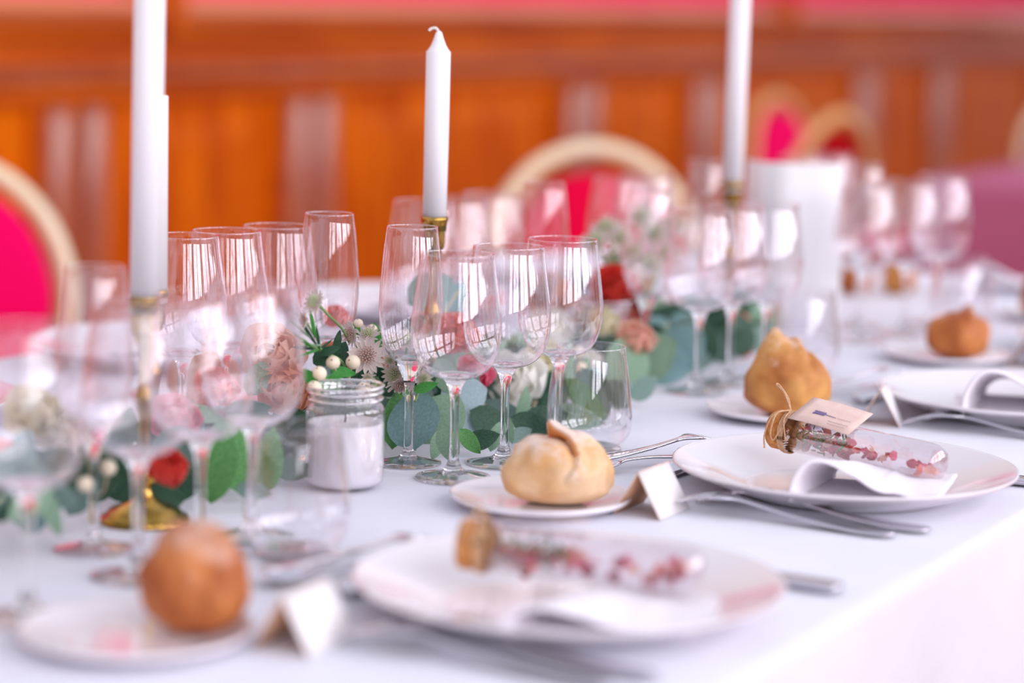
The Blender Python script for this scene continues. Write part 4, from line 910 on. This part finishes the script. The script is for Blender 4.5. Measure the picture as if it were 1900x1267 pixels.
sprig('eucalyptus_sprig', 'blurred eucalyptus between the broad leaf pair and the jar candle', 'greenery', [
 ((1.8000, 1.2200, 0.8078), 0.0391, .6, 10, 'grey'), ((1.7626, 1.2000, 0.7807), 0.0433, .6, 60, 'dark'), ((1.6922, 1.1379, 0.7700), 0.0369, .6, 100, 'dark'), ((1.7570, 1.2200, 0.8331), 0.0384, .6, 30, 'sage'), ((1.7969, 1.2000, 0.7855), 0.0390, .6, 30, 'grey')],
 [[(1.7465, 1.2000, 0.7393), (1.7711, 1.2000, 0.7844), (1.7873, 1.2000, 0.8312)]])

# blooms
rose('red rose in open bud beside the brass candlestick foot', (1.4900, 1.1200, 0.8056), 0.0225, 'red', (25, -25), opened=0.5)
rose('blurred pink rose above the red one', (1.6073, 1.2000, 0.8200), 0.022, 'rosepink', (0, -20))
rose('blurred coral rose above the broad green leaf pair', (1.6642, 1.2000, 0.8375), 0.02, 'coral', (0, -20))
rose('blurred peach rose seen through the wine glass beside the jar', (1.7777, 1.2200, 0.8525), 0.03, 'peach', (0, -20), name='rose')
rose('large apricot bloom between the glasses and the jar candle', (1.7686, 1.2000, 0.8238), 0.027, 'apricot', (0, -10))
rose('crumpled apricot bloom low beside the jar candle', (1.7758, 1.2000, 0.7591), 0.024, 'apricot', (10, -10))
rose('blurred white bloom at the left end of the garland', (1.4577, 1.2000, 0.8306), 0.02, 'white', (0, -20))
rose('blurred pale lilac bloom at the far left of the garland', (1.4496, 1.2200, 0.8445), 0.024, 'cream', (0, -20))
rose('small blush rosebud at the left side of the picture', (1.3683, 1.1800, 0.8276), 0.014, 'coral', (0, 0), 10)
rose('peach rose behind the white berries', (1.8760, 1.2200, 0.8373), 0.016, 'apricot', (-10, -25))
rose('pink carnation-like bloom seen in the far flute', (2.0223, 1.3100, 0.8518), 0.014, 'coral', (0, -30))
rose('coral rose between the sharp flute and the trio of glasses', (2.0530, 1.1900, 0.8416), 0.024, 'coral', (0, -20))
rose('dark pink rose low beside the leftmost trio glass\'s stem', (1.9815, 1.1450, 0.7814), 0.018, 'crimson', (5, 0))
rose('bright pink rose just right of the leftmost trio bowl', (2.0243, 1.1500, 0.8101), 0.019, 'rosepink', (0, -10))
rose('peach rose deep in the leaves left of the flute stem', (1.9562, 1.2200, 0.8130), 0.018, 'apricot', (0, -10))
rose('large white rose between the middle trio stems', (2.1046, 1.1500, 0.7929), 0.034, 'white', (-15, -10), 12)
rose('open cream white rose right of the middle trio stem', (2.1649, 1.1500, 0.8020), 0.029, 'cream', (20, -15), 11)
rose('white rose seen through the rightmost trio bowl', (2.3033, 1.2200, 0.8157), 0.030, 'white', (10, -30), 11)
rose('small white bloom seen through the tumbler\'s rim', (2.2648, 1.1500, 0.7915), 0.016, 'white', (0, -10), 12)
rose('pale peach rose behind the rightmost trio glass', (2.4208, 1.2800, 0.8391), 0.03, 'peach', (0, -25))
rose('coral red rose right of the rightmost trio glass', (2.4249, 1.2000, 0.8513), 0.030, 'red', (-15, -20))
rose('coral rose hanging lower beside the coral red one', (2.4149, 1.1700, 0.8274), 0.019, 'coral', (20, -5))
rose('cream rose under the coral red rose', (2.3429, 1.1700, 0.8241), 0.018, 'cream', (0, -15))
rose('peach rose behind the soft flute stem', (2.3398, 1.1300, 0.8103), 0.022, 'peach', (0, -15))
rose('red bloom between the stems near the peaked roll', (2.6319, 1.1400, 0.7945), 0.018, 'coral', (0, -15), 13)
rose('small red bud low between the stems near the peaked roll', (2.6188, 1.1200, 0.7687), 0.011, 'red', (0, 0), 10)
rose('red petals peeping between two stems behind the crossing glasses', (2.7481, 1.2200, 0.7853), 0.015, 'coral', (0, -15), 11)

A = 'astrantia flower, '
astrantia('big pale astrantia flower facing the viewer above the jar candle', (1.8032, 1.1350, 0.8549), 0.0185, (0, -8), 0, [(1.8604, 1.1600, 0.8158)])
astrantia('astrantia flower on a long curved stem before the far flute', (1.7407, 1.1500, 0.9083), 0.0125, (-40, -20), 1, [(1.7623, 1.1500, 0.8942), (1.7921, 1.1550, 0.8786), (1.8117, 1.1600, 0.8638)], 14)
astrantia('small half open astrantia at the left tip of the spray', (1.7242, 1.1500, 0.8949), 0.009, (-60, 0), 0, [(1.7414, 1.1500, 0.8775)], 12)
astrantia('white astrantia turned sideways left of the big one', (1.8073, 1.1550, 0.8730), 0.0135, (-50, 10), 0, [(1.8300, 1.1600, 0.8519)], 14)
astrantia('astrantia flower behind and above the big one', (1.8591, 1.1700, 0.8640), 0.013, (0, -45), 1, [(1.8662, 1.1700, 0.8441)], 14)
astrantia('round astrantia flower touching the sharp flute\'s left side', (1.8611, 1.1450, 0.8590), 0.0118, (0, -15), 1, [(1.8903, 1.1600, 0.8220)], 14)
astrantia('tiny green-centred astrantia right of the big one', (1.8479, 1.1400, 0.8452), 0.008, (5, -5), 1, [(1.8838, 1.1600, 0.8177)], 12)
astrantia('astrantia flower seen inside the sharp flute\'s bowl', (1.9132, 1.1600, 0.8537), 0.0125, (10, -30), 1, [(1.9075, 1.1600, 0.8249)], 14)
astrantia('astrantia flower below the small green-centred one', (1.8586, 1.1400, 0.8310), 0.0145, (-20, 15), 1, [(1.9033, 1.1600, 0.8050)], 15)
astrantia('white astrantia turned down beside the flute stem', (1.8510, 1.1300, 0.8240), 0.0145, (20, 60), 0, [(1.8890, 1.1600, 0.8044)], 15)
astrantia('small astrantia right of the flute stem', (1.8927, 1.1300, 0.8236), 0.0105, (15, 0), 1, [(1.9044, 1.1400, 0.8018)], 13)
astrantia('astrantia flower tucked right of the flute bowl\'s foot', (1.9179, 1.1500, 0.8307), 0.013, (30, -10), 0, [(1.9158, 1.1500, 0.8095)], 14)
astrantia('small white astrantia above the jar\'s rim', (1.8126, 1.1400, 0.8338), 0.008, (20, 30), 1, [(1.8420, 1.1600, 0.8157)], 11)
astrantia('tiny drooping astrantia bud over the jar candle', (1.7815, 1.1400, 0.8320), 0.007, (-10, 60), 0, [(1.8194, 1.1600, 0.8138)], 9)
for i, (x, y, r) in enumerate([(1125, 425, .016), (1150, 440, .015), (1190, 400, .015), (1215, 430, .017), (1170, 465, .015), (1235, 470, .016), (1205, 490, .016), (1250, 420, .015), (1140, 480, .013), (1100, 460, .012)]):
    pass
WS = [(2.4601, 1.2300, 0.9137), (2.5389, 1.2500, 0.8971), (2.6337, 1.2700, 0.9148), (2.5890, 1.2300, 0.9011), (2.5661, 1.2500, 0.8771), (2.7110, 1.2700, 0.8625), (2.5770, 1.2300, 0.8635), (2.6843, 1.2500, 0.8994), (2.5641, 1.2700, 0.8649), (2.4339, 1.2300, 0.9003)]
D = ['top left of the tall white spray behind the soft flute', 'in the white spray, left of the soft flute', 'highest of the white spray seen in the soft flute', 'inside the outline of the soft flute, middle', 'low left in the white spray over the coral red rose', 'right of the soft flute, low in the white spray', 'lowest in the soft flute\'s outline', 'top right of the white spray by the tall candle', 'bottom left of the white spray above the red rose', 'furthest left of the white spray by the crimson chair pad']
for i, p in enumerate(WS):
    astrantia('blurred white flower, ' + D[i], p, 0.0215, (random.uniform(-40, 40), random.uniform(-50, 10)), 1, [(2.5874, 1.2500, 0.7832)], 12)
berries('five ivory berries on a green sprig behind the jar\'s rim', [((1.7549, 1.1400, 0.8541), 0.00635), ((1.7253, 1.1350, 0.8487), 0.00674), ((1.7872, 1.1400, 0.8506), 0.00668), ((1.7104, 1.1300, 0.8385), 0.00669), ((1.7899, 1.1300, 0.8271), 0.00692)], (1.7901, 1.1500, 0.8279),
 [((1.7314, 1.1400, 0.8385), 0.0168, .6, 0, 'bright'), ((1.7417, 1.1400, 0.8343), 0.0188, .6, 60, 'bright'), ((1.8283, 1.1400, 0.8230), 0.0165, .6, 80, 'bright'), ((1.7987, 1.1500, 0.8346), 0.0289, .4, 150, 'deep'), ((1.7510, 1.1350, 0.8393), 0.0207, .7, 20, 'bright'), ((1.7187, 1.1400, 0.8458), 0.0186, .6, -40, 'bright'), ((1.7716, 1.1400, 0.8439), 0.0237, .4, 100, 'bright'), ((1.7494, 1.1400, 0.8656), 0.0188, .45, 70, 'deep')])
berries('two pale berries under the sharp far flute\'s bowl', [((1.8580, 1.1800, 0.8742), 0.00445), ((1.8814, 1.1800, 0.8656), 0.00549)], (1.8773, 1.1800, 0.8469))
berries('single buff berry against the flute stem', [((1.8621, 1.1250, 0.8101), 0.00418)], (1.8932, 1.1400, 0.7907))
berries('white snowberries seen through the tumbler\'s left side', [((2.2025, 1.1300, 0.8122), 0.00669), ((2.2109, 1.1300, 0.7943), 0.00616), ((2.2243, 1.1300, 0.7755), 0.00563)], (2.2413, 1.1400, 0.7562), [((2.2296, 1.1350, 0.7869), 0.0338, .3, 10, 'bright')])
berries('blurred pale berries above the stems at the left candlestick', [((1.4294, 1.1300, 0.8142), 0.00653), ((1.3900, 1.1200, 0.8095), 0.00599)], (1.4481, 1.1500, 0.7890))

# loose filling leaves low in the garland so that the cloth does not show through
rnd = random.Random(11)
FILLD = ['under the coral rose', 'under the white roses', 'beneath the peach rose', 'beneath the big flute', 'left of the jar candle', 'between the brass foot and the jar', 'left of the brass foot', 'below the white spray', 'at the garland\'s right end']
FX = [2.20, 2.05, 2.42, 1.90, 1.75, 1.62, 1.40, 2.58, 2.76]
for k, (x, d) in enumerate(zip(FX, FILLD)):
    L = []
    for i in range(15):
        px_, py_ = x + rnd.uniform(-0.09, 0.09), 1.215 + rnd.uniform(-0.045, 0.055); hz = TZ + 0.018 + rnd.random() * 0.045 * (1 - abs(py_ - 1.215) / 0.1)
        L.append(((px_, py_, hz), rnd.uniform(0.035, 0.055), rnd.choice((.5, .75, .85)), rnd.uniform(-110, 110), rnd.choice(('dark', 'deep', 'grey', 'dark', 'sage', 'teal'))))  # mostly dark tones: shade low in the garland put into the colour
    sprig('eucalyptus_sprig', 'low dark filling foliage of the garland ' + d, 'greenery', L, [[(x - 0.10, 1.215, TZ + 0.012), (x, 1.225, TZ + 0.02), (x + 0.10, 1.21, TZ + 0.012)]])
